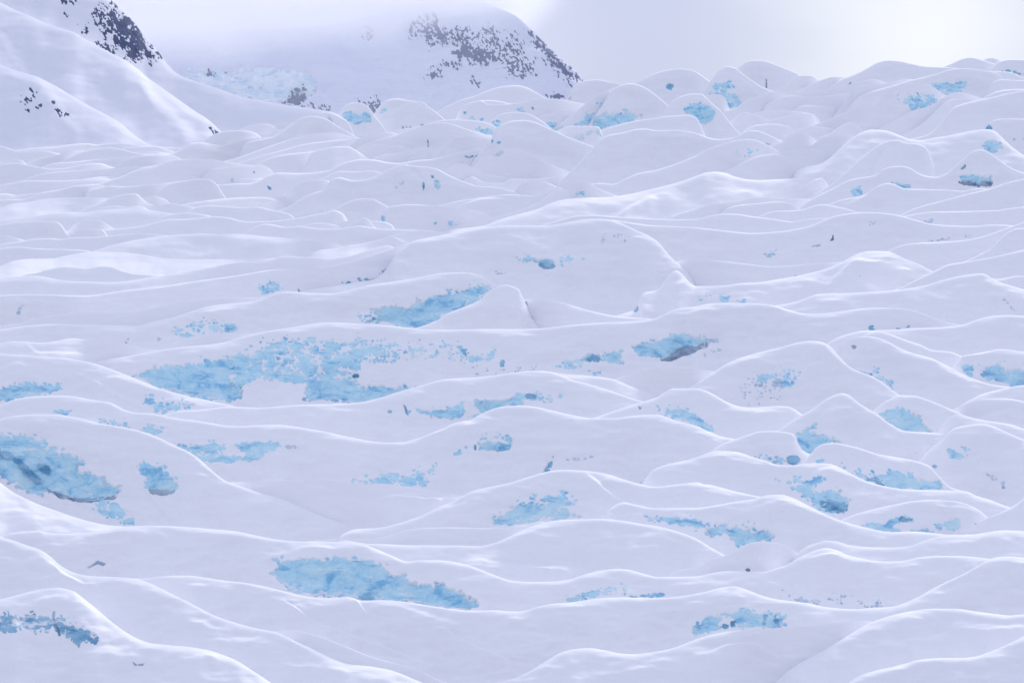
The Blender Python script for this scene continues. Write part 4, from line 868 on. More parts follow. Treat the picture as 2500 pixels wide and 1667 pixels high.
P('m1', 'A1 262,650 270,652 268,668 260,664', 'rock', sp=3, cap=3, name='rock_outcrop')
P('m1', 'A1 375,730 392,735 390,748 378,742', 'rock', sp=3, cap=3, name='rock_outcrop')
F('m1', 'A1 220,545 330,640 420,760 520,900 620,1000', 6, 30, 150)
R('m2', 'A1 -250,-80 0,20 100,70 220,120 350,180 450,210 530,235 620,290 720,340 820,395 920,450 1010,520 1100,590 1200,660 1300,730 1400,800 1480,850 1540,900 1590,948 1650,975',
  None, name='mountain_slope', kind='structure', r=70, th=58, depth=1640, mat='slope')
F('m2', 'A1 760,470 900,520 1000,570 1050,640 1110,730 1180,800 1260,870 1340,940 1400,985 1455,1022', 16, 34, 200)
F('m2', 'A1 -100,190 0,270 100,400 210,505', 8, 30, 160)
F('m2', 'A1 330,470 450,530 600,620 720,720 820,810 950,900', 8, 34, 160)
P('m2', 'A1 1500,905 1520,915 1560,945 1550,955', 'rock', sp=5, cap=1, name='rock_outcrop')
R('m3', 'A1 -250,-900 300,-420 600,-170 770,-25 850,50 900,90 950,150 1000,210 1040,280 1100,330 1150,390 1200,460 1270,530 1330,560 1450,600 1600,650 1750,700 1900,730 2050,755 2200,775 2352,800 A2 60,815 200,850',
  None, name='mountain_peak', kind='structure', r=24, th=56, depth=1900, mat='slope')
P('m3', 'A1 830,85 880,110 960,150 1005,215 1035,270 1060,340 1085,380 1088,437 1040,415 990,420 960,400 900,370 850,350 800,310 850,260 810,220 800,150 780,120', 'rock', sp=12, cap=7, ns=10, name='rock_face')
P('m3', 'A1 690,70 750,60 800,130 820,230 760,220 720,180 690,130', 'rock', sp=14, cap=0, ns=7, name='rock_face')
P('m3', 'A1 785,-30 830,0 852,45 830,50 800,15', 'rock', sp=6, cap=6, name='rock_face')
P('m3', 'A1 880,100 950,150 1005,212 980,200 930,150', 'rock', sp=6, cap=4, name='rock_face')
P('m3', 'A1 690,310 740,310 800,350 818,385 780,370 720,330', 'rock', sp=6, cap=3, name='rock_face')
P('m3', 'A1 730,225 750,240 775,300 755,285', 'rock', sp=4, cap=3, name='rock_face')
P('m3', 'A1 585,190 620,195 620,235 595,230', 'rock', sp=9, cap=-1, name='rock_face')
P('m3', 'A1 430,0 540,10 540,25 450,20', 'rock', sp=9, cap=-2, name='rock_face')
P('m3', 'A1 450,95 475,100 480,122 460,112', 'rock', sp=5, cap=0, name='rock_face')
P('m3', 'A1 930,370 990,395 1000,430 965,440 930,400', 'rock', sp=9, cap=1, name='rock_face')
P('m3', 'A1 1115,370 1150,375 1168,432 1140,412', 'rock', sp=7, cap=3, name='rock_face')
P('m3', 'A1 1060,470 1080,475 1070,490', 'rock', sp=5, cap=0, name='rock_face')
R('m4', 'N -100,60 200,92 330,86 450,80 600,74 750,66 900,40 1000,12 1080,-4 1160,2 1220,22 1260,40 1290,66 1310,86 1340,115 1370,145 1400,168 1422,193 1450,215 1500,235 1560,250 1650,275',
  None, name='mountain', kind='structure', r=22, th=74, und=1.6, depth=2700, mat='shaded_slope')
P('m4', 'A2 910,395 940,340 970,300 1020,320 1080,340 1110,350 1170,370 1210,410 1160,440 1110,460 1050,440 1000,420 950,430', 'hazed_rock', sp=12, cap=8, ns=8, name='rock_face')
P('m4', 'A2 700,270 740,210 770,140 800,190 830,220 870,280 850,310 780,290 740,320', 'hazed_rock', sp=13, cap=3, ns=8, name='rock_face')
P('m4', 'A2 590,210 640,160 700,110 760,100 740,180 690,230 610,250', 'hazed_rock', sp=14, cap=-2, ns=7, name='rock_face')
P('m4', 'A2 890,260 930,210 1010,220 1000,290 930,310 885,320', 'hazed_rock', sp=14, cap=-1, ns=7, name='rock_face')
P('m4', 'A2 1080,230 1180,210 1220,270 1250,380 1330,250 1380,320 1390,390 1300,430 1200,420 1170,340 1090,300', 'hazed_rock', sp=15, cap=-3, ns=7, name='rock_face')
P('m4', 'A2 1450,205 1500,215 1530,270 1600,350 1660,420 1700,460 1760,510 1820,560 1815,580 1740,540 1660,530 1640,470 1570,440 1560,380 1500,350 1480,280', 'hazed_rock', sp=12, cap=5, ns=8, name='rock_face')
P('m4', 'A2 1285,455 1340,460 1420,430 1470,440 1450,520 1390,550 1310,530', 'hazed_rock', sp=14, cap=-1, ns=7, name='rock_face')
P('m4', 'A2 820,460 860,440 945,465 940,485 850,475', 'hazed_rock', sp=9, cap=2, ns=7, name='rock_face')
P('m4', 'A2 695,550 760,495 815,510 810,550 770,545 720,545', 'hazed_rock', sp=11, cap=0, ns=7, name='rock_face')
P('m4', 'A2 1020,570 1040,555 1085,600 1075,615 1040,590', 'hazed_rock', sp=8, cap=1, ns=7, name='rock_face')
P('m4', 'A2 265,260 300,200 325,220 300,260 270,280', 'hazed_rock', sp=9, cap=2, ns=7, name='rock_face')
P('m4', 'A2 300,790 335,700 360,710 365,770 340,810', 'hazed_rock', sp=9, cap=4, ns=7, name='rock_face')
P('m4', 'A2 205,735 260,720 280,745 250,760', 'hazed_rock', sp=9, cap=2, ns=7, name='rock_face')
P('m4', 'A2 1560,690 1630,680 1700,690 1650,705', 'hazed_rock', sp=9, cap=0, ns=7, name='rock_face')
P('m4', 'A2 1720,590 1750,570 1780,590 1740,610', 'hazed_rock', sp=9, cap=0, ns=7, name='rock_face')
P('m4', 'A2 1470,540 1495,535 1490,550', 'hazed_rock', sp=6, cap=1, name='rock_face')
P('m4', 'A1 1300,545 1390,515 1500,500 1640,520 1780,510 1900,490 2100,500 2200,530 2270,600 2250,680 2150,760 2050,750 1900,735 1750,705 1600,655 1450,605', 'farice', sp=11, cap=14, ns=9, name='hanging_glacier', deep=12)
P('m4', 'A1 2050,745 2110,710 2150,640 2170,690 2130,740 2250,750 2260,775 2130,770', 'hazed_rock', sp=12, cap=-5, ns=7, name='rock_face')
P('m4', 'A1 1622,518 1640,520 1640,532 1625,530', 'hazed_rock', sp=3, cap=4, name='rock_face')
P('m4', 'A1 1500,510 1520,505 1525,535 1510,530', 'hazed_rock', sp=6, cap=0, name='rock_face')
P('m4', 'A1 2285,755 2352,760 2352,785 2300,785', 'hazed_rock', sp=10, cap=-2, ns=6, name='rock_face')
# ------------------------------------------------------------------ building the ridges
X0, X1 = -900.0, 3400.0
XS = np.arange(X0, X1 + 1, 2.0)              # common column grid, photograph pixels
FRAME_L, FRAME_R = 25.0, W - 25.0

def prepare(r):
    pts = r['pts'][np.argsort(r['pts'][:, 0], kind='stable')]
    keep = [0]
    for i in range(1, len(pts)):
        if pts[i, 0] - pts[keep[-1], 0] > 2.0: keep.append(i)
    pts = pts[keep]
    x, y = pts[:, 0], pts[:, 1]
    a, b = x[0], x[-1]
    r['ta'], r['tb'] = a, b
    span = b - a
    far = np.clip((y.mean() - 100) / 1500, 0, 1)
    ext = 34 + 66 * far
    lo, hi = a - ext, b + ext
    L_edge, R_edge = a < FRAME_L, b > FRAME_R
    if L_edge: lo = max(X0, a - 850)
    if R_edge: hi = min(X1, b + 850)
    xs = XS[(XS >= lo) & (XS <= hi)]
    row = pchip(x, y, np.clip(xs, a, b))
    sl = np.clip((row[min(6, len(row) - 1)] - row[0]), -30, 30)
    def endslope(i, j):
        return np.clip((y[j] - y[i]) / max(x[j] - x[i], 1e-6), -1.0, 1.0)
    dl = np.maximum(a - xs, 0); dr = np.maximum(xs - b, 0)
    if L_edge:
        row = row - endslope(0, 1) * dl * np.exp(-dl / 130) + 9 * np.sin(dl / 70.0 + y[0]) * sstep(10, 200, dl)
    else:
        s = max(-endslope(0, 1), 0.15)
        row = row + s * dl + 0.008 * dl ** 2 + 0.06 * np.maximum(dl - 0.4 * ext, 0) ** 2 * (1 - 0.6 * far)
    if R_edge:
        row = row + endslope(-2, -1) * dr * np.exp(-dr / 130) + 9 * np.sin(dr / 70.0 + y[-1]) * sstep(10, 200, dr)
    else:
        s = max(endslope(-2, -1), 0.15)
        row = row + s * dr + 0.008 * dr ** 2 + 0.06 * np.maximum(dr - 0.4 * ext, 0) ** 2 * (1 - 0.6 * far)
    row = smooth1(row, 2.0)
    full = np.full(XS.shape, np.nan)
    i0 = int(round((xs[0] - X0) / 2)); full[i0:i0 + len(xs)] = row
    r['i0'], r['n'] = i0, len(xs)
    r['row'] = full
    r['edge'] = np.where(np.isnan(full), np.nan, pchip(x, y, np.clip(XS, a, b)))
    r['traced'] = (XS >= a) & (XS <= b)
    r['mean'] = float(np.mean(row[(xs >= a) & (xs <= b)]))

for r in RID.values(): prepare(r)
keys = list(RID)
DEBUG = False
# who stands in front of whom: compare the rows where both were traced
front = {k: {} for k in keys}             # front[k] = {ridge in front of k: how sure}
for a in range(len(keys)):
    for b in range(a + 1, len(keys)):
        A, B = RID[keys[a]], RID[keys[b]]
        both = A['traced'] & B['traced']
        any_ = ~np.isnan(A['row']) & ~np.isnan(B['row'])
        if not any_.any(): continue
        fa = None
        if both.sum() >= 12:
            d = A['row'][both] - B['row'][both]
            fa = d.mean() > 0 if abs(d.mean()) > 0.8 else None
        wt = 1.0
        if fa is not None: wt = abs(d.sum()) + 100
        else:
            d = (A['edge'] - B['edge'])[any_].mean()         # rows with the diving ends held level
            if abs(d) > 30: fa, wt = d > 0, 50.0
            else:
                ea, eb = (any_ & A['traced']).sum(), (any_ & B['traced']).sum()
                if ea == eb: fa = d > 0
                else: fa = ea > eb                            # the one still traced there hides the other
        ka, kb = 'depth' in A['o'], 'depth' in B['o']           # mountains stand behind all the ice
        if ka != kb: fa, wt = kb, 1e5
        elif ka: fa, wt = A['o']['depth'] < B['o']['depth'], 1e5
        if fa: front[keys[b]][keys[a]] = wt
        else: front[keys[a]][keys[b]] = wt
order, left = [], set(keys)
while left:
    load = {k: sum(w for q, w in front[k].items() if q in left) for k in left}
    low = min(load.values())
    ready = [k for k in left if load[k] <= low]
    if DEBUG and low > 0: print('CYCLE', low, [(k, [(q, round(w)) for q, w in front[k].items() if q in left]) for k in ready][:3])
    k = max(ready, key=lambda k: RID[k]['mean'])
    order.append(k); left.discard(k)
rank = {k: i for i, k in enumerate(order)}

# depth of every crest, nearest first
frontY = np.zeros(XS.shape)                  # depth already used up in each column
for k in order:
    r = RID[k]
    sl_ = slice(r['i0'], r['i0'] + r['n'])
    row = r['row'][sl_]
    tr = r['traced'][sl_]
    base = float(np.mean(row[tr]))
    tame = np.clip(row, base - 250, base + 250)
    lw = r['o'].get('loc', 0.3)              # how far its humps recede
    rr = lw * tame + (1 - lw) * base
    Y = plane_depth(smooth1(rr, 30))
    if 'depth' in r['o']: Y = np.full(len(row), float(r['o']['depth']))
    used = frontY[sl_]
    gap = np.where(used > 0, 1.5 + 0.0042 * used, 0)
    need = used + gap
    # no ridge may swing round too sharply: spread the push sideways at a limited angle
    Y = np.maximum(need, Y); lim = 1.15 * 2.0 * PX
    for i in range(1, len(Y)): Y[i] = max(Y[i], Y[i - 1] * (1 - lim))
    for i in range(len(Y) - 2, -1, -1): Y[i] = max(Y[i], Y[i + 1] * (1 - lim))
    Y = np.maximum(smooth1(Y, 9), Y - 2.0)
    frontY[sl_] = np.maximum(frontY[sl_], Y)
    xs_ = XS[sl_]                            # free ends sink back into whatever stands behind them
    if 'depth' not in r['o']:
        span = min(90.0, 0.3 * (r['tb'] - r['ta']))
        kl = 0 if r['ta'] < FRAME_L else 1 - sstep(r['ta'] - 30, r['ta'] + span, xs_)
        kr = 0 if r['tb'] > FRAME_R else sstep(r['tb'] - span, r['tb'] + 30, xs_)
        Y = Y + (1 + 0.0045 * Y) * (kl + kr)
    r['Y'] = Y

# visible drop of every face: down to the next crest in front
for i, k in enumerate(order):
    r = RID[k]; sl_ = slice(r['i0'], r['i0'] + r['n']); row = r['row'][sl_]
    nxt = np.full(len(row), H + 70.0); nY = np.full(len(row), 0.0)
    for j in order[:i]:
        q = RID[j]['row'][sl_]
        qY = np.full(XS.shape, np.nan); qY[RID[j]['i0']:RID[j]['i0'] + RID[j]['n']] = RID[j]['Y']; qY = qY[sl_]
        ok = ~np.isnan(q) & (q > row + 1) & (q < nxt)
        nxt = np.where(ok, q, nxt); nY = np.where(ok, qY, nY)
    h = np.maximum(nxt - row, 8.0)
    w = 20
    pad = np.pad(h, w, mode='edge')
    h = np.max(np.stack([pad[i_:i_ + len(h)] for i_ in range(0, 2 * w + 1, 2)]), axis=0)
    r['h'] = smooth1(h, 24)
    r['nY'] = nY

def facemesh(name, verts, faces_idx, mat, origin):
    me = bpy.data.meshes.new(name)
    v = (verts - origin).astype(np.float32)
    me.vertices.add(len(v)); me.vertices.foreach_set('co', v.ravel())
    nf = len(faces_idx)
    me.loops.add(nf * 4); me.polygons.add(nf)
    me.loops.foreach_set('vertex_index', faces_idx.astype(np.int32).ravel())
    me.polygons.foreach_set('loop_start', np.arange(0, nf * 4, 4, dtype=np.int32))
    me.polygons.foreach_set('loop_total', np.full(nf, 4, dtype=np.int32))
    me.polygons.foreach_set('use_smooth', np.ones(nf, bool))
    me.materials.append(mat)
    me.update(calc_edges=True)
    ob = bpy.data.objects.new(name, me)
    COL.objects.link(ob)
    return ob
def cells(x, y, seed):
    """distance to the second nearest minus to the nearest of scattered points"""
    xi = np.floor(x).astype(np.int64); yi = np.floor(y).astype(np.int64)
    f1 = np.full(x.shape, 9.0); f2 = np.full(x.shape, 9.0)
    for di in (-1, 0, 1):
        for dj in (-1, 0, 1):
            cx, cy_ = xi + di, yi + dj
            h = (cx * 374761393 + cy_ * 668265263 + seed * 974634777) & 0xFFFFFFFF
            h = ((h ^ (h >> 13)) * 1274126177) & 0xFFFFFFFF
            ox = ((h ^ (h >> 16)) & 0xFFF) / 4096.0; oy = ((h >> 12) & 0xFFF) / 4096.0
            d = np.sqrt((cx + ox - x) ** 2 + (cy_ + oy - y) ** 2)
            f2 = np.minimum(f2, np.maximum(f1, d)); f1 = np.minimum(f1, d)
    return f2 - f1
def grid_faces(n, m):
    i = np.arange(n - 1)[:, None]; j = np.arange(m - 1)[None, :]
    a = i * m + j
    return np.stack([a, a + 1, a + m + 1, a + m], axis=-1)      # (n-1, m-1, 4)

FOOT = []                                    # (angle column, depth, height) samples for the ground sheet
def build_ridge(k, seed):
    r = RID[k]; o = r['o']
    has = bool(r['patches'])
    dc = 2.0 if has else 4.0
    sl_ = slice(r['i0'], r['i0'] + r['n'])
    px = XS[sl_]; row = r['row'][sl_]; Y = r['Y']; h = r['h']; nY = r['nY']
    st = int(dc / 2)
    ii = np.arange(len(px))                   # full detail in view, coarser outside the frame
    ii = ii[(ii % st == 0) & (((px > -80) & (px < W + 80)) | (ii % (st * 6) == 0))]
    px, row, Y, h, nY = px[ii], row[ii], Y[ii], h[ii], nY[ii]
    n = len(px)
    tx, tz = ray(px, row)
    mpx = Y * PX                              # metres per photograph pixel
    e = np.arctan2(tz, np.sqrt(1 + tx * tx))  # elevation of the view ray
    th = math.radians(o.get('th', 58) + (5 if r['mean'] > 720 and not o.get('flat') else 0)); r_ = o.get('r', 12) * mpx * (0.5 if r['mean'] < 720 and 'depth' not in o and o.get('r', 12) < 20 else 1.0)
    r_ = np.minimum(r_, 0.9 * h * mpx + 3 * mpx)
    Hm = h * mpx
    Sf = Hm / math.sin(th) + 1.0 * r_ + 8 * mpx
    # arc length samples: back side (negative), crest, face, hidden foot
    hm = float(np.max(h)); step = 2.2 if has else 4.5
    nb, nc = 12, 18
    nfc = int(np.clip(hm * 1.25 / step, 14, 240))
    sb = -np.linspace(1, 0, nb, endpoint=False) ** 1.6
    s_crest = np.linspace(0, 1, nc, endpoint=False) ** 1.5
    s_face = np.linspace(0, 1, nfc) ** 1.0
    Lb = np.maximum(3.0 * Hm, 60 * mpx); Lb = np.minimum(Lb, 160 * mpx)
    cr = np.minimum(1.6 * r_ + 10 * mpx, 0.4 * Sf)
    S = np.concatenate([sb[None, :] * Lb[:, None], s_crest[None, :] * cr[:, None],
                        cr[:, None] + s_face[None, :] * (1.42 * Sf + 16 * mpx - cr)[:, None]], axis=1)
    m = S.shape[1]
    ee = e[:, None]
    thb = math.radians(o.get('thb', 26))
    foot = math.radians(o.get('foot', 12 if o.get('flat') else 28))
    r_ = r_ * np.exp((0.25 if 'depth' in o else 0.7) * fbm(px / 170.0 + 9.1 * seed, px * 0 + seed, seed, 3))      # crests are sharp here, blunt there
    r_ = np.minimum(r_, 0.9 * h * mpx + 3 * mpx)
    tail = 0.2 if r['mean'] < 720 and o.get('r', 12) < 20 else 0.72
    sp0 = np.maximum(S, 0) / (r_[:, None] + 1e-6)
    # a gently sloping roof of snow along the crest, then the steep face below it
    near = float(np.clip((r['mean'] - 500) / 700, 0, 1))
    rim = (o.get('rim', 2.3 - 0.2 * near) * np.exp((0.55 + 0.35 * near) * fbm(px / 120.0 - 3.7 * seed, px * 0 + 2.0 * seed, seed + 2, 2)) * mpx)[:, None]
    rim = np.minimum(rim, 0.22 * Hm[:, None] + 1.0 * mpx[:, None])
    roof = math.radians(17)
    q1 = np.maximum(S - 3.0 * rim, 0) / (r_[:, None] + 1e-6)
    t_face = (ee + roof * (1 - np.exp(-np.maximum(S, 0) / rim))
              + (th - ee - roof) * (1 - (1 - tail) * np.exp(-q1) - tail * np.exp(-q1 / 9.0)) * (1 - np.exp(-np.maximum(S, 0) / rim)))
    ease = sstep(0.8, 1.3, S / Sf[:, None])
    t_face = t_face + (np.minimum(foot, th) - t_face) * ease * 0.8
    rb = np.maximum(r_, 10 * mpx)
    t_back = ee - (ee + thb) * (1 - np.exp(np.minimum(S, 0) / rb[:, None]))
    phi = np.where(S >= 0, t_face, t_back)
    dS = np.diff(S, axis=1); pm = 0.5 * (phi[:, 1:] + phi[:, :-1])
    a = np.concatenate([np.zeros((n, 1)), np.cumsum(dS * np.cos(pm), axis=1)], axis=1)
    b = np.concatenate([np.zeros((n, 1)), -np.cumsum(dS * np.sin(pm), axis=1)], axis=1)
    a -= a[:, nb:nb + 1]; b -= b[:, nb:nb + 1]
    # the face must come down behind the crest in front of it
    avail = np.where(nY > 0, (0.93 if o.get('flat') else 0.62) * (Y - nY), 1e9)
    jf = int(np.argmin(np.abs(S - Sf[:, None]).mean(0)))
    f = np.clip(avail / np.maximum(a[:, jf], 1e-3), 0.12, 1.0)
    wf = int(40 / dc)
    pad = np.pad(f, wf, mode='edge')
    f = smooth1(np.min(np.stack([pad[i:i + n] for i in range(2 * wf + 1)]), axis=0), 30 / dc)
    a = np.where(a > 0, a * f[:, None], a)
    hor = np.sqrt(1 + tx * tx)
    Yp = Y[:, None] - a / hor[:, None]
    Xp = tx[:, None] * Yp
    Zp = tz[:, None] * Y[:, None] + b
    # outward direction (towards the camera and up)
    nx = -(tx / hor)[:, None] * np.sin(phi); ny = -(1 / hor)[:, None] * np.sin(phi); nz = np.cos(phi)
    u, v = project(Xp, Yp, Zp)
    mp = mpx[:, None]
    on = sstep(0.0, 22.0, (v - row[:, None])) * (S > 0)
    # broad undulation of the face
    und = fbm(u / 150.0, v / 60.0, seed, 3) * 6.5 + fbm(u / 45.0 + v / 90.0, v / 30.0, seed + 5, 2) * 1.4 + fbm(u / 60.0, (v + 0.1 * u) / 9.0, seed + 8, 2) * 0.14
    if 'depth' in o: und = und * o.get('und', 0.5)
    disp = und * on * np.clip(h / 60.0, 0.15, 1.2)[:, None]
    for fd in r['folds']:
        ln = fd['line'][np.argsort(fd['line'][:, 0])]
        x0, x1 = ln[0, 0], ln[-1, 0]
        ly = pchip(ln[:, 0], ln[:, 1], np.clip(u, x0, x1).ravel()).reshape(u.shape)
        ed = max(12.0, 0.22 * (x1 - x0))
        am = sstep(x0 - 8, x0 + ed, u) * (1 - sstep(x1 - ed, x1 + 8, u))
        q = (v - ly) / fd['w']
        disp = disp + fd['amp'] * am * sstep(-1, 1.0, q) * np.exp(-np.maximum(q * fd['w'], 0) / fd['dec']) * (S > 0)
    disp = disp * mp
    V0 = np.stack([Xp + nx * disp, Yp + ny * disp, Zp + nz * disp], axis=-1)
    nrm = np.stack([nx, ny, nz], axis=-1)
    org = np.array([V0[:, nb + nc:, 0].mean(), V0[:, nb + nc:, 1].mean(), V0[:, jf, 2].min()])
    quads = grid_faces(n, m)
    cut = np.zeros((n, m))
    kids = []
    if has:
        u, v = project(V0[..., 0], V0[..., 1], V0[..., 2])
    for pi, p in enumerate(r['patches']):
        Q = p['poly']; mg = 14 + p['sp'] * 1.9
        bx0, by0 = Q.min(0) - mg; bx1, by1 = Q.max(0) + mg
        ci = np.where((px >= bx0 - 30) & (px <= bx1 + 30))[0]
        if len(ci) < 3: continue
        i0, i1 = ci[0], ci[-1] + 1
        uu, vv = u[i0:i1], v[i0:i1]
        inb = (uu > bx0) & (uu < bx1) & (vv > by0) & (vv < by1) & (S[i0:i1] > 0)
        if not inb.any(): continue
        sd = np.full(uu.shape, -99.0)
        wob = 3.0 * fbm(uu[inb] / 22, vv[inb] / 22, seed + 3, 2)
        sd[inb] = sdf_poly(Q, uu[inb], vv[inb]) + wob * min(1, p['sp'] / 6)
        ns = p['ns']
        sp = p['sp']
        rel = np.clip((vv - Q[:, 1].min()) / max(Q[:, 1].max() - Q[:, 1].min(), 1), 0, 1)
        wgt = 1.15 - 0.75 * rel ** 2                           # ragged above, cleaner along the foot
        ns = ns * 1.3 if 'rock' not in p['mat'] else ns
        nz_ = fbm(uu / (ns * 2.6), vv / (ns * 1.7), seed * 7 + pi, 3)
        if 'rock' in p['mat'] and sp >= 4:                     # broken bands of cliff, snow on the ledges
            rk = fbm((uu - 0.5 * vv) / (ns * 1.2), (vv + 0.5 * uu) / (ns * 2.2), seed * 5 + pi, 3) * 0.9 + 0.6 * vnoise((uu - 0.4 * vv) / 4.0, (vv + 0.4 * uu) / 6.5, seed) + 0.3 * vnoise(uu / 7.0, vv / 5.0, seed + 4)
            mask = np.minimum(sd, p['cap'] + 2) + 1.5 * sp * rk
        elif sp < 4:
            mask = 2.2 * (np.minimum(sd, p['cap']) + 0.6 + sp * wgt * nz_)
        else:                                                  # snow caught between cells of ice: a net inside, loose flakes outside
            se = np.minimum(sd, p['cap']) + 1.1 * sp * wgt * nz_
            q = np.zeros(uu.shape); q[inb] = cells(uu[inb] / (ns * 1.25), vv[inb] / ns, seed + pi) * ns
            spw = sp * np.maximum(wgt, 0.45)
            mask = 1.5 * (q - ns * np.clip((0.62 * spw - np.where(se < 0, 1.7 * se, se)) / (2 * spw), -0.6, 2))
        mask = np.where(sd < -sp * 1.8 - 3, -99, mask)
        D = p['deep']
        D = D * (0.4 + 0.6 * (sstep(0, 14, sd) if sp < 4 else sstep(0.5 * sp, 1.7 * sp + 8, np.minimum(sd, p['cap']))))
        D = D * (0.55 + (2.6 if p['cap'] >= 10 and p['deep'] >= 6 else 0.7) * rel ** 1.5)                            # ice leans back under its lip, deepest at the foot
        c = D * sstep(-1.2, 2.6, mask)
        cut[i0:i1] = np.maximum(cut[i0:i1], c)
        relief = fbm(uu / 26, vv / 16, seed + 31 + pi, 4) * 1.5 + 0.9 * np.abs(vnoise(uu / 14 + vv / 30, vv / 8, seed + pi + 50))
        icez = -0.5 * D + relief * 2.2 * np.minimum(1.0, D / 9) * sstep(0, 8, sd)
        keep = mask > -2.2
        new = np.zeros((n, m), bool); new[i0:i1] = mask > 0.8
        for kd in kids: kd[4][...] &= ~new[kd[1]:kd[2]]        # a later patch (cave, crack, dirt) replaces the ice there
        kids.append((p, i0, i1, icez, keep))
    Vs = V0 - nrm * (cut * mp)[..., None]
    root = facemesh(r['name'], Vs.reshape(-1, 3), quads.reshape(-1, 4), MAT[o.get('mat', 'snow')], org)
    root.location = org
    for p, i0, i1, icez, keep in kids:
        # deeper patches sit below the shallower ice wherever they overlap
        Vi = V0[i0:i1] + nrm[i0:i1] * ((icez - (cut[i0:i1] - p['deep']).clip(0) * 0.0) * mpx[i0:i1, None])[..., None]
        nn, mm = keep.shape
        q = grid_faces(nn, mm)
        kq = keep[:-1, :-1] | keep[1:, :-1] | keep[:-1, 1:] | keep[1:, 1:]
        f_ = q[kq]
        if len(f_) == 0: continue
        used = np.unique(f_)
        remap = np.zeros(nn * mm, np.int64); remap[used] = np.arange(len(used))
        ch = facemesh(p['name'], Vi.reshape(-1, 3)[used], remap[f_], MAT[p['mat']], org)
        ch.parent = root
        if p['label']: ch['label'] = p['label']
    if o.get('kind'):
        root['kind'] = o['kind']
    else:
        root['label'] = r['label'] or EXTRA[k]
        root['category'] = r['cat']
        jj = jf
        js = np.unique(np.searchsorted(px, np.arange(px[0], px[-1], 40.0)))
        FOOT.append(np.stack([px[js], Yp[js, jj], Zp[js, jj]], axis=1))
    return root

def build_all():
    for i, k in enumerate(order): build_ridge(k, 11 + 13 * i)
EXTRA = {
 'r16b': 'thin snow rim just above the crest of the very long wide-ice ridge, far right',
 'r36b': 'soft low snow roll below the iceless hump at the right edge',
 'r31': 'thin snow layer right of the two-panel ridge, before the saddle',
 'r53': 'small snow saddle at the right edge behind the wide triangular ridge',
 'r103': 'faint snow crease at the head of the great swept crest',
 'r101': 'thin snow strip behind the flat-topped blocks at upper right',
 'r93': 'narrow snow ledge along the foot of the large pale blue slab',
 'r83': 'small snow ledge at the upper right edge above the broad bare slope',
 'r82': 'short snow step under the skyline block with the blue foot',
 'r82b': 'second short snow step below the first at the upper right edge',
 'r82c': 'tiny rounded snow nub at the extreme upper right edge',
 'r89b': 'thin snow arc in front of the long level bench at upper right',
 'r138': 'soft diagonal snow rib beside the tiny blue speckled hump',
 'r136b': 'thin flat snow strip touching the bright blue ice edge',
 'r137b': 'faint snow arc right of the ridge with a soft left peak',
 'r132': 'faint snow band crossing the valley left of the pale slab-sided dome',
 'r126b': 'thin snow roll left of the wide hump-backed ridge with two slits',
 'r128b': 'low snow shoulder left of the wide hump-backed ridge',
 'r125b': 'small bright snow lens right below the dark post-like slit',
 'r123b': 'thin arched snow fold in front of the hump with the dark slit',
 'r128c': 'little snow arc under the thin fold at upper centre',
 's40c': 'small snow wedge at the left edge beside the flat-topped block',
 's28': 'thin bright snow strip right of the square-shouldered block',
 's19b': 'small hollowed snow fold before the hump with short steep face',
 's18': 'tiny snow bridge between the steep-faced hump and square-shouldered block',
 's21': 'thin snow line left of the square-shouldered block',
 's22b': 'small snow lip above the long wavy ridge at left centre',
 's16': 'winding thin snow fold at left, just under the slim ridge',
 's11': 'low twisting snow fold between arched mound and double-rolled swell',
 's3b': 'faint slanting snow fold left of the low arched mound',
 's3c': 'tiny snow knob at the left edge near the mountain corner',
 's4b': 'thin snow crescent under the slim roll at the mountain foot',
 's9': 'tiny snow step right of the smooth low dome',
}
build_all()

# ------------------------------------------------------------------ the glacier bed under the ridges, out to the horizon
def build_ground():
    ft = np.concatenate(FOOT)
    ft = ft[(ft[:, 1] > 100) & (ft[:, 1] < 3000)]
    res = ft[:, 2] - (A0 + B0 * ft[:, 1])
    pxs = np.linspace(-1300, 3800, 150)
    Ys = np.concatenate([np.linspace(2, 240, 10), np.geomspace(260, 2400, 130), [2900, 4000, 7000, 12000, 25000]])
    g = np.zeros((len(pxs), len(Ys)))
    lf = np.log(ft[:, 1])
    for i, p in enumerate(pxs):
        wx = np.exp(-0.5 * ((ft[:, 0] - np.clip(p, -850, 3350)) / 60.0) ** 2)
        wy = np.exp(-0.5 * ((np.log(np.clip(Ys, 1, 2600))[:, None] - lf[None, :]) / 0.025) ** 2)
        ww = wy * wx[None, :]
        g[i] = (ww @ res) / (ww.sum(1) + 0.35)
    # behind the last crest of each column the bed levels off and sinks away
    last = np.array([ft[np.abs(ft[:, 0] - np.clip(p, -850, 3350)) < 110, 1].max(initial=900.0) for p in pxs])
    last = smooth1(last, 1.5)
    z = A0 + B0 * Ys[None, :] + g - 0.007 * Ys[None, :] - 0.5
    il = np.array([np.argmin(np.abs(Ys - l)) for l in last])
    zl = z[np.arange(len(pxs)), il]
    over = np.maximum(Ys[None, :] - Ys[il][:, None], 0)
    z = np.where(over > 0, zl[:, None] - 8 - np.minimum(0.35 * over, 160.0), z)
    tx = (pxs - W / 2) * PX * np.where(np.abs(pxs - W / 2) > 2300, 4.0, 1.0)
    V = np.stack([tx[:, None] * Ys[None, :] + np.sign(tx)[:, None] * 0, np.broadcast_to(Ys, z.shape), z], axis=-1)
    q = grid_faces(len(pxs), len(Ys)).reshape(-1, 4)[:, ::-1]
    o = facemesh('glacier', V.reshape(-1, 3), q, MAT['snow'], np.zeros(3))
    o['kind'] = 'structure'
build_ground()

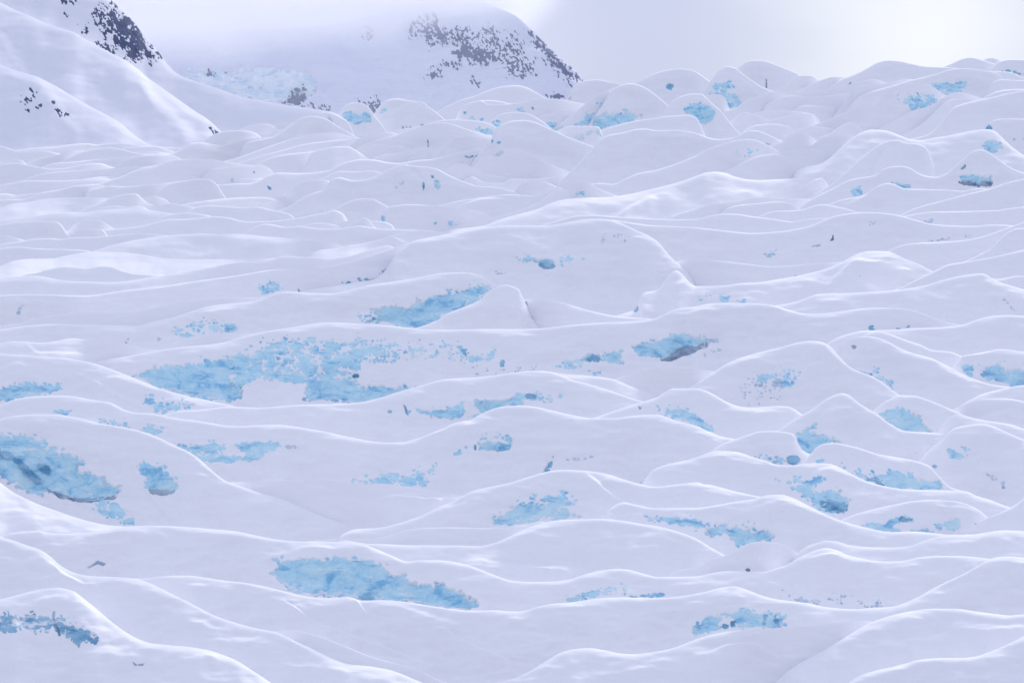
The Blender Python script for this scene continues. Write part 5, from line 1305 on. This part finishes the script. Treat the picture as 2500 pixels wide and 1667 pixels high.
# ------------------------------------------------------------------ the cloud bank that hides the summit, thinning to haze below
def build_cloud():
    x0, x1, y0, y1, z0, z1 = -480.0, 170.0, 2290.0, 2920.0, 215.0, 520.0
    v = np.array([(x, y, z) for x in (x0, x1) for y in (y0, y1) for z in (z0, z1)], float)
    q = np.array([(0, 1, 3, 2), (4, 6, 7, 5), (0, 4, 5, 1), (2, 3, 7, 6), (0, 2, 6, 4), (1, 5, 7, 3)])
    m = bpy.data.materials.new('cloud_vapour'); m.use_nodes = True
    t = m.node_tree
    for n in list(t.nodes): t.nodes.remove(n)
    out = N(t, 'ShaderNodeOutputMaterial'); pv = N(t, 'ShaderNodeVolumePrincipled')
    link(t, pv.outputs[0], out.inputs['Volume'])
    pv.inputs['Color'].default_value = (0.998, 0.998, 1.0, 1)
    pv.inputs['Anisotropy'].default_value = 0.2
    g = N(t, 'ShaderNodeNewGeometry')
    sx = N(t, 'ShaderNodeSeparateXYZ'); link(t, g.outputs['Position'], sx.inputs[0])
    def rng(src, a, b, lo=0.0, hi=1.0):
        r = N(t, 'ShaderNodeMapRange', interpolation_type='SMOOTHSTEP')
        r.inputs['From Min'].default_value = a; r.inputs['From Max'].default_value = b
        r.inputs['To Min'].default_value = lo; r.inputs['To Max'].default_value = hi
        link(t, src, r.inputs['Value']); return r.outputs[0]
    def math_(op, a, b):
        n = N(t, 'ShaderNodeMath', operation=op)
        for s, val in zip(n.inputs, (a, b)):
            if isinstance(val, (int, float)): s.default_value = val
            else: link(t, val, s)
        return n.outputs[0]
    n1 = noise(t, g.outputs['Position'], 0.017, 4, 0.55, 0.3)
    wob = math_('MULTIPLY', math_('SUBTRACT', n1.outputs['Fac'], 0.5), 95.0)
    # the base of the cloud hangs lower on the left than over the rocks
    lift = rng(sx.outputs['X'], -270.0, -70.0, 0.0, 24.0)
    lift = math_('ADD', lift, rng(sx.outputs['X'], -50.0, 150.0, 0.0, 120.0))
    zz = math_('SUBTRACT', math_('ADD', sx.outputs['Z'], wob), lift)
    thick = rng(zz, 336.0, 382.0, 0.0, 0.019)
    thin = 0.0006
    d = math_('ADD', thick, thin)
    edge = math_('MULTIPLY', rng(sx.outputs['X'], -480.0, -420.0), rng(math_('ADD', sx.outputs['X'], math_('MULTIPLY', wob, 0.8)), 105.0, -95.0))
    edge = math_('MULTIPLY', edge, rng(sx.outputs['X'], 165.0, 120.0))
    top = rng(sx.outputs['Z'], 520.0, 470.0)
    yy = math_('MULTIPLY', rng(sx.outputs['Y'], 2290.0, 2360.0), rng(sx.outputs['Y'], 2920.0, 2860.0))
    d = math_('MULTIPLY', math_('MULTIPLY', d, edge), math_('MULTIPLY', top, yy))
    link(t, d, pv.inputs['Density'])
    o = facemesh('cloud', v, q, m, np.zeros(3))
    o['kind'] = 'stuff'
build_cloud()
